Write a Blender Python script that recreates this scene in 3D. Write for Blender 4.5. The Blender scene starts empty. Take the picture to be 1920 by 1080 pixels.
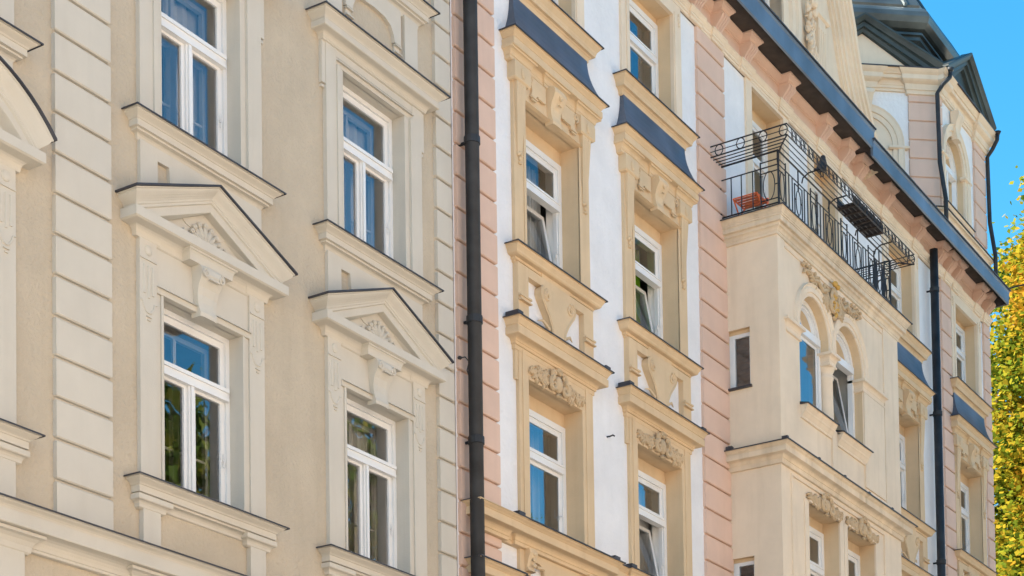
import bpy, math, random
from math import sin, cos, pi, radians, sqrt
from mathutils import Matrix, Vector

S = bpy.context.scene
COL = S.collection

# ------------------------------------------------------------------ camera
F_PX, CY_PX = 3506.707, 1883.035
cam = bpy.data.cameras.new("camera")
cam.sensor_fit = 'HORIZONTAL'; cam.sensor_width = 36.0
cam.lens = F_PX / 1920 * 36.0
cam.shift_x = 0.0
cam.shift_y = (CY_PX - 540.0) / 1920.0
cam.clip_start = 0.1; cam.clip_end = 3000
camo = bpy.data.objects.new("camera", cam); COL.objects.link(camo)
camo.matrix_world = Matrix(((0.53597447, -0.02697794, -0.84380303, 0.0),
                            (-0.84410766, -0.03442852, -0.53506722, -13.0),
                            (-0.01461587, 0.99904298, -0.0412251, 1.65),
                            (0, 0, 0, 1)))
S.camera = camo
# rows hold camera-x, camera-up and -view axes as columns
c0 = Vector((0.53597447, -0.84410766, -0.01461587))
c1 = -Vector((0.02697794, 0.03442852, -0.99904298))
c2 = -Vector((0.84380303, 0.53506722, 0.0412251))
camo.matrix_world = Matrix(((c0.x, c1.x, c2.x, 0), (c0.y, c1.y, c2.y, -13.0), (c0.z, c1.z, c2.z, 1.65), (0, 0, 0, 1)))

# ------------------------------------------------------------------ light
SUN_DIR = Vector((-0.62, 0.785, 0)).normalized()     # towards the sun, seen from above
SUN_EL = radians(46)
w = bpy.data.worlds.new("World"); S.world = w; w.use_nodes = True
nt = w.node_tree
bg = nt.nodes["Background"]
sky = nt.nodes.new("ShaderNodeTexSky"); sky.sky_type = 'NISHITA'; sky.sun_disc = False
sky.sun_elevation = SUN_EL
sky.sun_rotation = math.atan2(SUN_DIR.x, SUN_DIR.y)
sky.air_density = 1.0; sky.dust_density = 0.4; sky.ozone_density = 1.6
hs = nt.nodes.new("ShaderNodeHueSaturation"); hs.inputs["Saturation"].default_value = 1.4; hs.inputs["Hue"].default_value = 0.482
nt.links.new(sky.outputs[0], hs.inputs["Color"]); nt.links.new(hs.outputs[0], bg.inputs[0])
bg.inputs[1].default_value = 0.11
sun = bpy.data.lights.new("sun", 'SUN'); sun.energy = 5.0; sun.angle = radians(0.5); sun.color = (1.0, 0.93, 0.82)
suno = bpy.data.objects.new("sun", sun); COL.objects.link(suno)
dl = Vector((SUN_DIR.x * cos(SUN_EL), SUN_DIR.y * cos(SUN_EL), sin(SUN_EL)))
suno.rotation_euler = dl.to_track_quat('Z', 'Y').to_euler()
suno.location = (0, 30, 60)
vs = S.view_settings
vs.view_transform = 'Standard'; vs.look = 'None'; vs.gamma = 1.0; vs.use_curve_mapping = False
vs.exposure = 1.6

# ------------------------------------------------------------------ materials
def mat(name):
    m = bpy.data.materials.new(name); m.use_nodes = True
    return m, m.node_tree.nodes, m.node_tree.links, m.node_tree.nodes["Principled BSDF"]

def plaster(name, col, rough=0.85, mottle=0.10, bump=0.25, grain=45.0, streak=0.07, grime=(0.55, 0.46, 0.36)):
    m, N, L, p = mat(name)
    p.inputs["Roughness"].default_value = rough
    p.inputs["Specular IOR Level"].default_value = 0.25
    geo = N.new("ShaderNodeNewGeometry")
    n1 = N.new("ShaderNodeTexNoise"); n1.inputs["Scale"].default_value = 1.3; n1.inputs["Detail"].default_value = 7; n1.inputs["Roughness"].default_value = .62
    L.new(geo.outputs["Position"], n1.inputs["Vector"])
    mp = N.new("ShaderNodeMapping"); mp.inputs["Scale"].default_value = (3.2, 3.2, 0.35)
    L.new(geo.outputs["Position"], mp.inputs["Vector"])
    n2 = N.new("ShaderNodeTexNoise"); n2.inputs["Scale"].default_value = 1.6; n2.inputs["Detail"].default_value = 6
    L.new(mp.outputs[0], n2.inputs["Vector"])
    n3 = N.new("ShaderNodeTexNoise"); n3.inputs["Scale"].default_value = grain; n3.inputs["Detail"].default_value = 3
    L.new(geo.outputs["Position"], n3.inputs["Vector"])
    r1 = N.new("ShaderNodeMapRange"); r1.inputs[1].default_value = .3; r1.inputs[2].default_value = .7
    r1.inputs[3].default_value = 1 - mottle; r1.inputs[4].default_value = 1 + mottle * .6
    L.new(n1.outputs[0], r1.inputs[0])
    mul = N.new("ShaderNodeMixRGB"); mul.blend_type = 'MULTIPLY'; mul.inputs[0].default_value = 1
    mul.inputs[1].default_value = (*col, 1); L.new(r1.outputs[0], mul.inputs[2])
    r2 = N.new("ShaderNodeMapRange"); r2.inputs[1].default_value = .52; r2.inputs[2].default_value = .8
    r2.inputs[3].default_value = 0; r2.inputs[4].default_value = streak * 3
    L.new(n2.outputs[0], r2.inputs[0])
    mx = N.new("ShaderNodeMixRGB"); L.new(r2.outputs[0], mx.inputs[0]); L.new(mul.outputs[0], mx.inputs[1])
    mx.inputs[2].default_value = (col[0] * grime[0], col[1] * grime[1] * 1.05, col[2] * grime[2] * 1.1, 1)
    L.new(mx.outputs[0], p.inputs["Base Color"])
    b = N.new("ShaderNodeBump"); b.inputs["Strength"].default_value = bump; b.inputs["Distance"].default_value = .018
    L.new(n3.outputs[0], b.inputs["Height"]); L.new(b.outputs[0], p.inputs["Normal"])
    return m

def paint(name, col, rough=.5, metal=0.0, mottle=.12, scale=2.5, bump=.05, spec=.4):
    m, N, L, p = mat(name)
    p.inputs["Roughness"].default_value = rough; p.inputs["Metallic"].default_value = metal
    p.inputs["Specular IOR Level"].default_value = spec
    geo = N.new("ShaderNodeNewGeometry")
    n1 = N.new("ShaderNodeTexNoise"); n1.inputs["Scale"].default_value = scale; n1.inputs["Detail"].default_value = 7
    L.new(geo.outputs["Position"], n1.inputs["Vector"])
    r1 = N.new("ShaderNodeMapRange"); r1.inputs[1].default_value = .28; r1.inputs[2].default_value = .72
    r1.inputs[3].default_value = 1 - mottle; r1.inputs[4].default_value = 1 + mottle
    L.new(n1.outputs[0], r1.inputs[0])
    mul = N.new("ShaderNodeMixRGB"); mul.blend_type = 'MULTIPLY'; mul.inputs[0].default_value = 1
    mul.inputs[1].default_value = (*col, 1); L.new(r1.outputs[0], mul.inputs[2])
    L.new(mul.outputs[0], p.inputs["Base Color"])
    b = N.new("ShaderNodeBump"); b.inputs["Strength"].default_value = bump; b.inputs["Distance"].default_value = .02
    L.new(n1.outputs[0], b.inputs["Height"]); L.new(b.outputs[0], p.inputs["Normal"])
    return m

def glass_mat(name, tint, ior=2.3):
    m, N, L, p = mat(name)
    out = N["Material Output"]
    fr = N.new("ShaderNodeFresnel"); fr.inputs[0].default_value = ior
    tr = N.new("ShaderNodeBsdfTransparent"); tr.inputs[0].default_value = (*tint, 1)
    gl = N.new("ShaderNodeBsdfGlossy"); gl.inputs["Roughness"].default_value = 0.01; gl.inputs["Color"].default_value = (.95, .97, 1, 1)
    geo = N.new("ShaderNodeNewGeometry")
    n = N.new("ShaderNodeTexNoise"); n.inputs["Scale"].default_value = 2.2; n.inputs["Detail"].default_value = 2
    L.new(geo.outputs["Position"], n.inputs["Vector"])
    b = N.new("ShaderNodeBump"); b.inputs["Strength"].default_value = .12; b.inputs["Distance"].default_value = .02
    L.new(n.outputs[0], b.inputs["Height"]); L.new(b.outputs[0], gl.inputs["Normal"])
    mx = N.new("ShaderNodeMixShader"); L.new(fr.outputs[0], mx.inputs[0]); L.new(tr.outputs[0], mx.inputs[1]); L.new(gl.outputs[0], mx.inputs[2])
    L.new(mx.outputs[0], out.inputs[0])
    return m

def leaf_mat(name, cols, scale=.35, trans=.45):
    m, N, L, p = mat(name)
    out = N["Material Output"]
    geo = N.new("ShaderNodeNewGeometry")
    n = N.new("ShaderNodeTexNoise"); n.inputs["Scale"].default_value = scale; n.inputs["Detail"].default_value = 4
    L.new(geo.outputs["Position"], n.inputs["Vector"])
    ad = N.new("ShaderNodeMath"); ad.operation = 'MULTIPLY_ADD'; ad.inputs[1].default_value = .42; ad.inputs[2].default_value = -.21
    L.new(geo.outputs["Random Per Island"], ad.inputs[0])
    a2 = N.new("ShaderNodeMath"); L.new(ad.outputs[0], a2.inputs[0]); L.new(n.outputs[0], a2.inputs[1])
    cr = N.new("ShaderNodeValToRGB"); L.new(a2.outputs[0], cr.inputs[0])
    el = cr.color_ramp.elements
    while len(el) < len(cols): el.new(.5)
    for e, (pos, c) in zip(el, cols): e.position = pos; e.color = (*c, 1)
    d = N.new("ShaderNodeBsdfDiffuse"); t = N.new("ShaderNodeBsdfTranslucent")
    L.new(cr.outputs[0], d.inputs[0]); L.new(cr.outputs[0], t.inputs[0])
    mx = N.new("ShaderNodeMixShader"); mx.inputs[0].default_value = trans
    L.new(d.outputs[0], mx.inputs[1]); L.new(t.outputs[0], mx.inputs[2]); L.new(mx.outputs[0], out.inputs[0])
    return m

BEIGE = plaster("beige_stucco", (.51, .425, .318), mottle=.10, bump=1.0, grain=24, streak=.05)
TRIM = plaster("beige_trim", (.57, .518, .438), mottle=.06, bump=.10, grain=60, streak=.035)
PINK = plaster("pink_plaster", (.68, .475, .37), mottle=.08, bump=.15, grain=50, streak=.05)
WHITE = plaster("white_stucco", (.77, .745, .735), mottle=.08, bump=1.0, grain=15, streak=.04, grime=(.7, .66, .58))
CREAM = plaster("cream_plaster", (.65, .48, .30), mottle=.10, bump=.12, grain=60, streak=.08)
CREAM2 = plaster("pale_cream_plaster", (.755, .61, .455), mottle=.09, bump=.12, grain=60, streak=.08)
ORN = plaster("ornament_plaster", (.55, .40, .245), mottle=.16, bump=.15, grain=25, streak=.05)
WORN = plaster("weathered_cream_plaster", (.70, .57, .42), mottle=.22, bump=.25, grain=30, streak=.14, grime=(.42, .34, .25))
GOLD = plaster("ochre_ornament", (.60, .36, .10), mottle=.15, bump=.15, grain=25)
SLATE = paint("slate_blue_sheet", (.085, .102, .135), rough=.42, mottle=.35, scale=1.6, bump=.12, metal=.25)
GUTTER = paint("blue_grey_zinc", (.13, .165, .215), rough=.5, mottle=.28, scale=1.2, bump=.1, metal=.35)
COVER = paint("dark_sheet_cover", (.045, .042, .048), rough=.55, mottle=.3)
PIPE = paint("dark_bitumen_pipe", (.022, .022, .024), rough=.58, mottle=.5, scale=4, bump=.15)
IRON = paint("black_iron", (.018, .018, .021), rough=.5, mottle=.3, scale=8)
EAVE = paint("brown_eave_boards", (.055, .042, .035), rough=.8, mottle=.35, scale=5)
FRAME = paint("white_window_paint", (.75, .74, .725), rough=.35, mottle=.04, bump=.01)
DOME = paint("dark_patinated_copper", (.075, .09, .09), rough=.34, mottle=.45, scale=1.4, bump=.1, metal=.45)
LEAD = paint("green_grey_sheet", (.042, .056, .055), rough=.5, mottle=.35, scale=2)
CURT = paint("pale_curtain", (.78, .76, .72), rough=.9, mottle=.06, bump=0)
GREENC = paint("lime_curtain", (.25, .50, .02), rough=.9, mottle=.08, bump=0)
BROWNC = paint("brown_net_curtain", (.17, .14, .125), rough=.9, mottle=.2, scale=9, bump=0)
ROOM = paint("room_paint", (.5, .48, .44), rough=.95, mottle=.15, bump=0)
DARK = paint("dark_room_paint", (.05, .05, .05), rough=.95, mottle=.2, bump=0)
LINING = paint("window_box_lining", (.88, .86, .82), rough=.6, mottle=.05, bump=0)
GLASS = glass_mat("window_glass", (.93, .95, .96), 2.8)
GLASS3 = glass_mat("old_window_glass", (.95, .96, .97), 2.35)
GLASS2 = glass_mat("clear_window_glass", (.9, .92, .92), 1.9)
ORANGE = paint("orange_red_lacquer", (.80, .17, .05), rough=.4, mottle=.08)
TUB = paint("dark_brown_crate", (.03, .024, .024), rough=.7, mottle=.3, scale=10)
ASPH = paint("granite_setts", (.36, .33, .29), rough=.9, mottle=.2, scale=3)  # unseen road, given pale paving to bounce sunlight up at the facade
PAVE = paint("pavement_slabs", (.48, .44, .38), rough=.9, mottle=.12, scale=2)
KERB = paint("granite_kerb", (.33, .32, .31), rough=.85, mottle=.15, scale=9)
OPP = plaster("ochre_street_facade", (.78, .65, .54), mottle=.08, bump=.2)
OPP2 = plaster("grey_street_facade", (.80, .72, .67), mottle=.08, bump=.2)
TILE = paint("red_roof_tiles", (.22, .08, .05), rough=.8, mottle=.3, scale=6)
BARK = paint("bark", (.10, .075, .055), rough=.95, mottle=.4, scale=7, bump=.5)
AUTUMN = leaf_mat("autumn_leaves", [(.22, (.045, .09, .012)), (.40, (.19, .24, .022)), (.57, (.48, .37, .03)), (.76, (.56, .29, .03))], .45)
GREEN = leaf_mat("green_leaves", [(.25, (.06, .12, .02)), (.45, (.13, .20, .03)), (.62, (.26, .28, .04)), (.8, (.45, .34, .05))], .25)

# ------------------------------------------------------------------ mesh helpers
class MB:
    def __init__(s): s.v = []; s.f = []
    def add(s, vs_, fs): b = len(s.v); s.v += [tuple(v) for v in vs_]; s.f += [tuple(i + b for i in f) for f in fs]
    def box(s, x0, x1, y0, y1, z0, z1):
        s.add([(x0,y0,z0),(x1,y0,z0),(x1,y1,z0),(x0,y1,z0),(x0,y0,z1),(x1,y0,z1),(x1,y1,z1),(x0,y1,z1)],
              [(3,2,1,0),(4,5,6,7),(0,1,5,4),(1,2,6,5),(2,3,7,6),(3,0,4,7)])
    def quad(s, a, b, c, d): s.add([a, b, c, d], [(0, 1, 2, 3)])
    def prism(s, poly, y0, y1):           # polygon in x,z extruded y0 (front) .. y1
        n = len(poly)
        vs_ = [(x, y0, z) for x, z in poly] + [(x, y1, z) for x, z in poly]
        s.add(vs_, [tuple(range(n)), tuple(range(2*n-1, n-1, -1))] + [(i, (i+1) % n, n + (i+1) % n, n + i) for i in range(n)])
    def prism_x(s, poly, x0, x1):         # polygon in y,z extruded along x
        n = len(poly)
        vs_ = [(x0, y, z) for y, z in poly] + [(x1, y, z) for y, z in poly]
        s.add(vs_, [tuple(range(n)), tuple(range(2*n-1, n-1, -1))] + [(i, (i+1) % n, n + (i+1) % n, n + i) for i in range(n)])
    def strip(s, rows, close=False):      # rows of equal length lists of 3-D points
        b = len(s.v); m = len(rows[0])
        for r in rows: s.v += [tuple(p) for p in r]
        for i in range(len(rows) - 1):
            for j in range(m - 1 + (1 if close else 0)):
                k = (j + 1) % m
                s.f.append((b+i*m+j, b+i*m+k, b+(i+1)*m+k, b+(i+1)*m+j))
        return b
    def hood(s, x0, x1, z, prof, yf=0.0, yb=None, cap=True):   # moulding with returns at both ends
        if yb is None: yb = yf + .03
        rows = [[(x0-p, yb, z+h), (x0-p, yf-p, z+h), (x1+p, yf-p, z+h), (x1+p, yb, z+h)] for p, h in prof]
        s.strip(rows)
        if cap:
            s.add(rows[-1], [(0, 1, 2, 3)]); s.add(rows[0], [(3, 2, 1, 0)])
    def run(s, x0, x1, z, prof, yf=0.0, yb=None):
        if yb is None: yb = yf + .03
        pts = [(yf-p, z+h) for p, h in prof]
        pts = [(yb, z+prof[0][1])] + pts + [(yb, z+prof[-1][1])]
        s.prism_x(pts, x0, x1)
    def rake(s, path, xc, half, pmax, prof, yf=0.0, yb=None):  # pediment moulding following path (x,z)
        if yb is None: yb = yf + .03
        rows = []
        for p, h in prof:
            k = (half + p) / (half + pmax)
            pts = [(xc + (x-xc)*k, yf-p, z+h) for x, z in path]
            rows.append([(pts[0][0], yb, pts[0][2])] + pts + [(pts[-1][0], yb, pts[-1][2])])
        s.strip(rows)
    def tube(s, path, r, n=6, caps=True, yscale=1.0):
        P = [Vector(p) for p in path]; rows = []
        rr = r if isinstance(r, (list, tuple)) else [r] * len(P)
        up = Vector((0, 1, 0))
        for i, p in enumerate(P):
            t = (P[min(i+1, len(P)-1)] - P[max(i-1, 0)]).normalized()
            a = up.cross(t)
            if a.length < .1: a = Vector((1, 0, 0)).cross(t)
            a.normalize(); b = t.cross(a)
            rows.append([p + (a*cos(2*pi*k/n) + b*sin(2*pi*k/n)) * rr[i] for k in range(n)])
        b0 = s.strip(rows, close=True)
        if caps:
            s.f.append(tuple(b0 + k for k in range(n-1, -1, -1)))
            e = b0 + (len(rows)-1)*n
            s.f.append(tuple(e + k for k in range(n)))
    def ball(s, c, rx, ry, rz, rot=0.0, n=8, m=6):   # ellipsoid, rot about y axis
        rows = []
        for i in range(m + 1):
            th = -pi/2 + pi*i/m
            row = []
            for k in range(n):
                a = 2*pi*k/n
                x, y, z = rx*cos(th)*cos(a), ry*cos(th)*sin(a), rz*sin(th)
                row.append((c[0] + x*cos(rot) + z*sin(rot), c[1] + y, c[2] - x*sin(rot) + z*cos(rot)))
            rows.append(row)
        s.strip(rows, close=True)
    def lathe(s, c, prof, n=16, a0=0.0):
        rows = [[(c[0] + r*cos(a0+2*pi*k/n), c[1] + r*sin(a0+2*pi*k/n), c[2] + h) for k in range(n)] for r, h in prof]
        s.strip(rows, close=True)
    def ring(s, x0, x1, z0, z1, t, y0, y1, tb=None, tt=None):
        tb = t if tb is None else tb; tt = t if tt is None else tt
        s.box(x0, x0+t, y0, y1, z0, z1); s.box(x1-t, x1, y0, y1, z0, z1)
        s.box(x0+t, x1-t, y0, y1, z0, z0+tb); s.box(x0+t, x1-t, y0, y1, z1-tt, z1)
    def xform(s, fn): s.v = [fn(v) for v in s.v]; return s

ORG = {}
def obj(name, mb, m, parent=None, origin=None, smooth=False):
    xs = [v[0] for v in mb.v]; ys = [v[1] for v in mb.v]; zs = [v[2] for v in mb.v]
    if origin is None: origin = ((min(xs)+max(xs))/2, (min(ys)+max(ys))/2, min(zs))
    me = bpy.data.meshes.new(name)
    me.from_pydata([(v[0]-origin[0], v[1]-origin[1], v[2]-origin[2]) for v in mb.v], [], mb.f)
    me.materials.append(m)
    me.update()
    if smooth:
        me.shade_smooth()
    o = bpy.data.objects.new(name, me); COL.objects.link(o)
    ORG[o.name] = Vector(origin)
    if parent is not None:
        o.parent = parent; o.location = Vector(origin) - ORG[parent.name]
    else:
        o.location = origin
    return o
def empty(name, loc, label, cat, group=None, parent=None):
    o = bpy.data.objects.new(name, None); COL.objects.link(o); o.location = loc; o.empty_display_size = .3
    ORG[o.name] = Vector(loc)
    o["label"] = label; o["category"] = cat
    if group: o["group"] = group
    return o
def tag(o, label, cat, group=None):
    o["label"] = label; o["category"] = cat
    if group: o["group"] = group
    return o
def structure(name, mb, m):
    o = obj(name, mb, m); o["kind"] = "structure"; return o

def curve(p0, h0, p1, h1, kind, n=5):
    out = []
    for i in range(n + 1):
        t = i / n
        if kind == 'cavetto': a = 1 - cos(t*pi/2); b = sin(t*pi/2)
        elif kind == 'ovolo': a = sin(t*pi/2); b = 1 - cos(t*pi/2)
        elif kind == 'cyma':
            a = .5 - .5*cos(t*pi); b = t
        else: a = b = t
        out.append((p0 + (p1-p0)*a, h0 + (h1-h0)*b))
    return out

def wall_with_holes(mb, x0, x1, z0, z1, holes, y=0.0, depth=.3):
    xs = sorted({x0, x1, *[h[0] for h in holes], *[h[1] for h in holes]}); xs = [x for x in xs if x0 <= x <= x1]
    zs = sorted({z0, z1, *[h[2] for h in holes], *[h[3] for h in holes]}); zs = [z for z in zs if z0 <= z <= z1]
    for i in range(len(xs)-1):
        for j in range(len(zs)-1):
            cx, cz = (xs[i]+xs[i+1])/2, (zs[j]+zs[j+1])/2
            if any(h[0] < cx < h[1] and h[2] < cz < h[3] for h in holes): continue
            mb.quad((xs[i], y, zs[j]), (xs[i+1], y, zs[j]), (xs[i+1], y, zs[j+1]), (xs[i], y, zs[j+1]))
def reveal(mb, x0, x1, z0, z1, y0, y1, sill=True):
    mb.quad((x0, y0, z0), (x0, y1, z0), (x0, y1, z1), (x0, y0, z1))
    mb.quad((x1, y1, z0), (x1, y0, z0), (x1, y0, z1), (x1, y1, z1))
    mb.quad((x0, y0, z1), (x0, y1, z1), (x1, y1, z1), (x1, y0, z1))
    if sill: mb.quad((x0, y1, z0), (x0, y0, z0), (x1, y0, z0), (x1, y1, z0))
def room_box(mb, x0, x1, z0, z1, y0, y1):
    mb.quad((x0, y1, z0), (x1, y1, z0), (x1, y1, z1), (x0, y1, z1))
    reveal(mb, x0, x1, z0, z1, y0, y1)
def drape(mb, x0, x1, z0, z1, y, amp=.03, waves=6, n=40, taper=0.0):
    rows = []
    for k, z in enumerate((z0, (z0+z1)/2, z1)):
        row = []
        for i in range(n+1):
            t = i/n
            sx = 1 - taper*(1-k/2)
            x = x0 + (x1-x0)*t*sx
            row.append((x, y + amp*sin(t*waves*2*pi + k*.25) + amp*.5*sin(t*waves*4.7*pi+1.3), z))
        rows.append(row)
    mb.strip(rows)

def scroll_pts(cx, cz, r0, r1, turns, a0, sgn=1, y=0.0, n=18):
    out = []
    for i in range(n+1):
        t = i/n; r = r0 + (r1-r0)*t; a = a0 + sgn*turns*2*pi*t
        out.append((cx + r*cos(a), y, cz + r*sin(a)))
    return out

def rocaille(mb, cx, cz, y, hw, hh, seed):
    rnd = random.Random(seed)
    # shield with rolled rim and a shell above it
    mb.ball((cx, y-.02, cz-.05*hh), hw*.13, .07, hh*.62, 0, 10, 8)
    for sgn in (-1, 1):
        mb.tube(scroll_pts(cx+sgn*hw*.20, cz-hh*.25, hh*.50, hh*.08, 1.15, pi/2, -sgn, y-.05), [.042-.022*i/18 for i in range(19)], 6)
        mb.tube(scroll_pts(cx+sgn*hw*.18, cz+hh*.52, hh*.34, hh*.05, 1.0, -pi/2, sgn, y-.05), [.036-.02*i/18 for i in range(19)], 6)
        x = .36
        k = 0
        while x < 1.0:
            r = hh*(.52 - .34*x); up = 1 if k % 2 == 0 else -1
            xc = cx + sgn*hw*x; zc = cz + up*hh*.16*(1-x*.4) - hh*.12
            mb.tube(scroll_pts(xc, zc, r, r*.15, 1.25, -up*pi/2, sgn*up, y-.02), [.035*(1-.35*x)-.013*i/18 for i in range(19)], 5)
            for q in range(9):
                a = rnd.uniform(0, 2*pi); d = r*rnd.uniform(.7, 1.5)
                mb.ball((xc+d*cos(a), y-.01, zc+d*sin(a)*.9), .021, .036, rnd.uniform(.04, .075)*(1.1-.4*x), pi/2-a+rnd.uniform(-.4, .4), 6, 4)
            x += .135; k += 1
        mb.tube([(cx+sgn*hw*.2, y-.01, cz-hh*.1), (cx+sgn*hw*.6, y-.01, cz-hh*.2), (cx+sgn*hw*1.0, y-.005, cz-hh*.3)], [.024, .018, .006], 5)
    for q in range(-3, 4):
        a = q*.36
        mb.ball((cx+sin(a)*hh*.28, y-.04, cz+hh*.62+cos(a)*hh*.28), .026, .05, hh*.24, a, 6, 5)
    for q in range(-2, 3):
        a = q*.4
        mb.ball((cx+sin(a)*hh*.18, y-.03, cz-hh*.78-cos(a)*hh*.06), .022, .04, hh*.18, -a, 6, 5)

def keystone(mb, cx, z0, z1, wt, wb, prof, yf=0.0):   # prof: list of (t, projection) from top to bottom
    rows = []
    for t, p in prof:
        z = z1 + (z0-z1)*t; w_ = wt + (wb-wt)*t
        rows.append([(cx-w_/2, yf+.02, z), (cx-w_/2, yf-p, z), (cx-w_*.28, yf-p-.012, z), (cx+w_*.28, yf-p-.012, z), (cx+w_/2, yf-p, z), (cx+w_/2, yf+.02, z)])
    mb.strip(rows[::-1])
    mb.add(rows[-1], [(5, 4, 3, 2, 1, 0)]); mb.add(rows[0], [(0, 1, 2, 3, 4, 5)])
S_PROF = [(0, .15), (.06, .17), (.16, .175), (.26, .15), (.4, .11), (.55, .088), (.7, .085), (.82, .095), (.92, .11), (1, .105)]

# ------------------------------------------------------------------ ground and street
g = MB(); g.quad((-1500, -1500, 0), (1500, -1500, 0), (1500, 1500, 0), (-1500, 1500, 0))
structure("ground", g, PAVE)
g = MB(); g.quad((-300, -19.5, .004), (300, -19.5, .004), (300, -4.2, .004), (-300, -4.2, .004)); structure("road", g, ASPH)
g = MB(); g.box(-300, 300, -4.0, 0, .0, .13); structure("pavement", g, PAVE)
g = MB(); g.box(-300, 300, -4.2, -4.0, 0, .136); structure("kerb", g, KERB)

# ------------------------------------------------------------------ beige building
BX0, BX1 = 5.0, 19.355
beige = empty("apartment_building", (9, 3, 0), "beige stucco apartment house with triangular pediments over its lower windows, left of the downpipe", "building")
BC = [11.04, 14.61, 17.665]
BZ = [(7.72, 9.70), (11.44, 13.457), (14.95, 16.9)]
HW = .615

def beige_window(cx, z0, z1, ztr, seed, curtain=True):
    rnd = random.Random(seed)
    x0, x1 = cx-HW, cx+HW; y = .15
    m = MB(); m.ring(x0, x1, z0-.02, z1, .055, y, y+.09, tb=.06)
    m.ring(x0+.055, x1-.055, z0+.04, z1-.055, .03, y+.03, y+.09, tb=.001, tt=.03)
    m.box(x0+.05, x1-.05, y-.025, y+.08, ztr-.06, ztr+.045); m.box(x0+.05, x1-.05, y-.045, y+.07, ztr+.02, ztr+.06); m.box(x0+.05, x1-.05, y-.04, y+.07, ztr-.075, ztr-.045)
    m.box(cx-.045, cx+.045, y-.008, y+.085, z0+.04, ztr-.06); m.box(cx-.022, cx+.022, y-.03, y-.008, z0+.04, ztr-.076)
    win = obj("window", m, FRAME, beige)
    panes = [(x0+.085, cx-.045, z0+.04, ztr-.06), (cx+.045, x1-.085, z0+.04, ztr-.06), (x0+.085, x1-.085, ztr+.045, z1-.085)]
    for a, b, c, d in panes:
        s_ = MB(); s_.ring(a, b, c, d, .045, y+.02, y+.065); obj("sash", s_, FRAME, win)
        p = MB(); p.quad((a+.04, y+.045, c+.04), (b-.04, y+.045, c+.04), (b-.04, y+.045, d-.04), (a+.04, y+.045, d-.04)); obj("pane", p, GLASS3, win)
    yi = y+.22
    s_ = MB(); s_.ring(x0+.10, x1-.10, z0+.05, z1-.10, .05, yi, yi+.05); s_.box(x0+.15, x1-.15, yi+.004, yi+.05, ztr-.04, ztr+.06)
    s_.box(cx-.022, cx+.022, yi+.006, yi+.04, ztr+.06, z1-.15); s_.box(cx-.05, cx+.05, yi-.004, yi+.05, z0+.10, ztr-.04)
    zm = z0 + (ztr-z0)*.47
    s_.box(x0+.15, cx-.05, yi+.008, yi+.035, zm-.013, zm+.013); s_.box(cx+.05, x1-.15, yi+.008, yi+.035, zm-.013, zm+.013)
    obj("inner_sash", s_, FRAME, win)
    l = MB(); reveal(l, x0+.06, x1-.06, z0+.03, z1-.06, y+.088, yi+.06); obj("box_lining", l, LINING, win)
    r = MB(); room_box(r, x0-.6, x1+.8, z0-.5, z1+.25, yi+.08, yi+2.6); wall_with_holes(r, x0-.6, x1+.8, z0-.5, z1+.25, [(x0+.06, x1-.06, z0+.03, z1-.06)], yi+.08)
    obj("room", r, ROOM, win)
    if curtain:
        for u0, u1 in ((x0+.02, x0+.5), (x1-.62, x1+.1)):
            c = MB(); drape(c, u0, u1, z0, z1-.1, yi+.12, .02, 4); obj("curtain", c, CURT, win)
    h = MB(); h.box(x1-.115, x1-.1, y+.0, y+.022, z0+.62, z0+.64); h.tube([(x1-.108, y-.002, z0+.55), (x1-.1, y-.012, z0+.64), (x1-.108, y-.012, z0+.70)], .008, 5)
    obj("handle", h, FRAME, win)

SILL_P = [(.0, -.24)] + curve(.02, -.23, .065, -.17, 'cavetto', 4) + [(.085, -.165), (.085, -.145)] + [(.115, -.14), (.115, -.075)] + curve(.125, -.07, .185, -.012, 'cyma', 5) + [(.2, -.01), (.2, 0), (-.02, .02)]
def cover(x0, x1, z, p, parent, t=.016, yf=0.0, m=COVER, flags=False):
    c = MB(); c.hood(x0, x1, z, [(p, .0), (p+.022, -.012), (p+.022, .004), (p, .010), (-.02, .06)], yf)
    if flags:
        for sx in (x0-p+.02, x1+p-.13): c.box(sx, sx+.13, yf-p+.03, yf-.02, z+.0, z+.075)
    obj("sheet_cover", c, m, parent)

wl = MB()
holes = [(cx-HW, cx+HW, a, b) for cx in BC for a, b in BZ]
wall_with_holes(wl, BX0, BX1, 0, 17.6, holes)
obj("wall", wl, BEIGE, beige)
wb = MB(); wb.box(BX0, BX1, 3.2, 12.0, 0, 17.5); wb.box(BX0, BX0+.3, .0, 3.2, 0, 17.5); wb.box(BX1-.04, BX1, .005, 3.2, 0, 17.5)
obj("shading_back_block", wb, BEIGE, beige)  # unseen closed volume, added to keep the sun behind off the facade
rf = MB(); rf.prism_x([(-.6, 17.6), (-.6, 17.8), (5.7, 23.3), (12.6, 17.8), (12.6, 17.6)], BX0, BX1); obj("roof", rf, TILE, beige)  # unseen roof, also there to shade the facade

def quoins(x0, x1, z0, z1, step, off, parent, m, name="quoin_pilaster", proj=.05, gap=.032, yf=0.0):
    q = MB(); q.box(x0+.02, x1-.02, yf-.004, yf+.02, z0, z1)
    k = math.floor((z0-off)/step)
    while off + k*step < z1:
        a = max(off + k*step + gap/2, z0+.001); b = min(off + (k+1)*step - gap/2, z1-.001)
        if b > a + .02:
            e = .012
            q.hood(x0+proj, x1-proj, a, [(proj-.012, 0), (proj, e), (proj, b-a-e), (proj-.012, b-a)], yf, yf+.01)
        k += 1
    return obj(name, q, m, parent)
quoins(12.508, 13.254, 7.02, 17.4, .396, 11.77, beige, TRIM)
quoins(18.945, 19.285, 7.02, 17.4, .396, 11.78, beige, TRIM)

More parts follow.
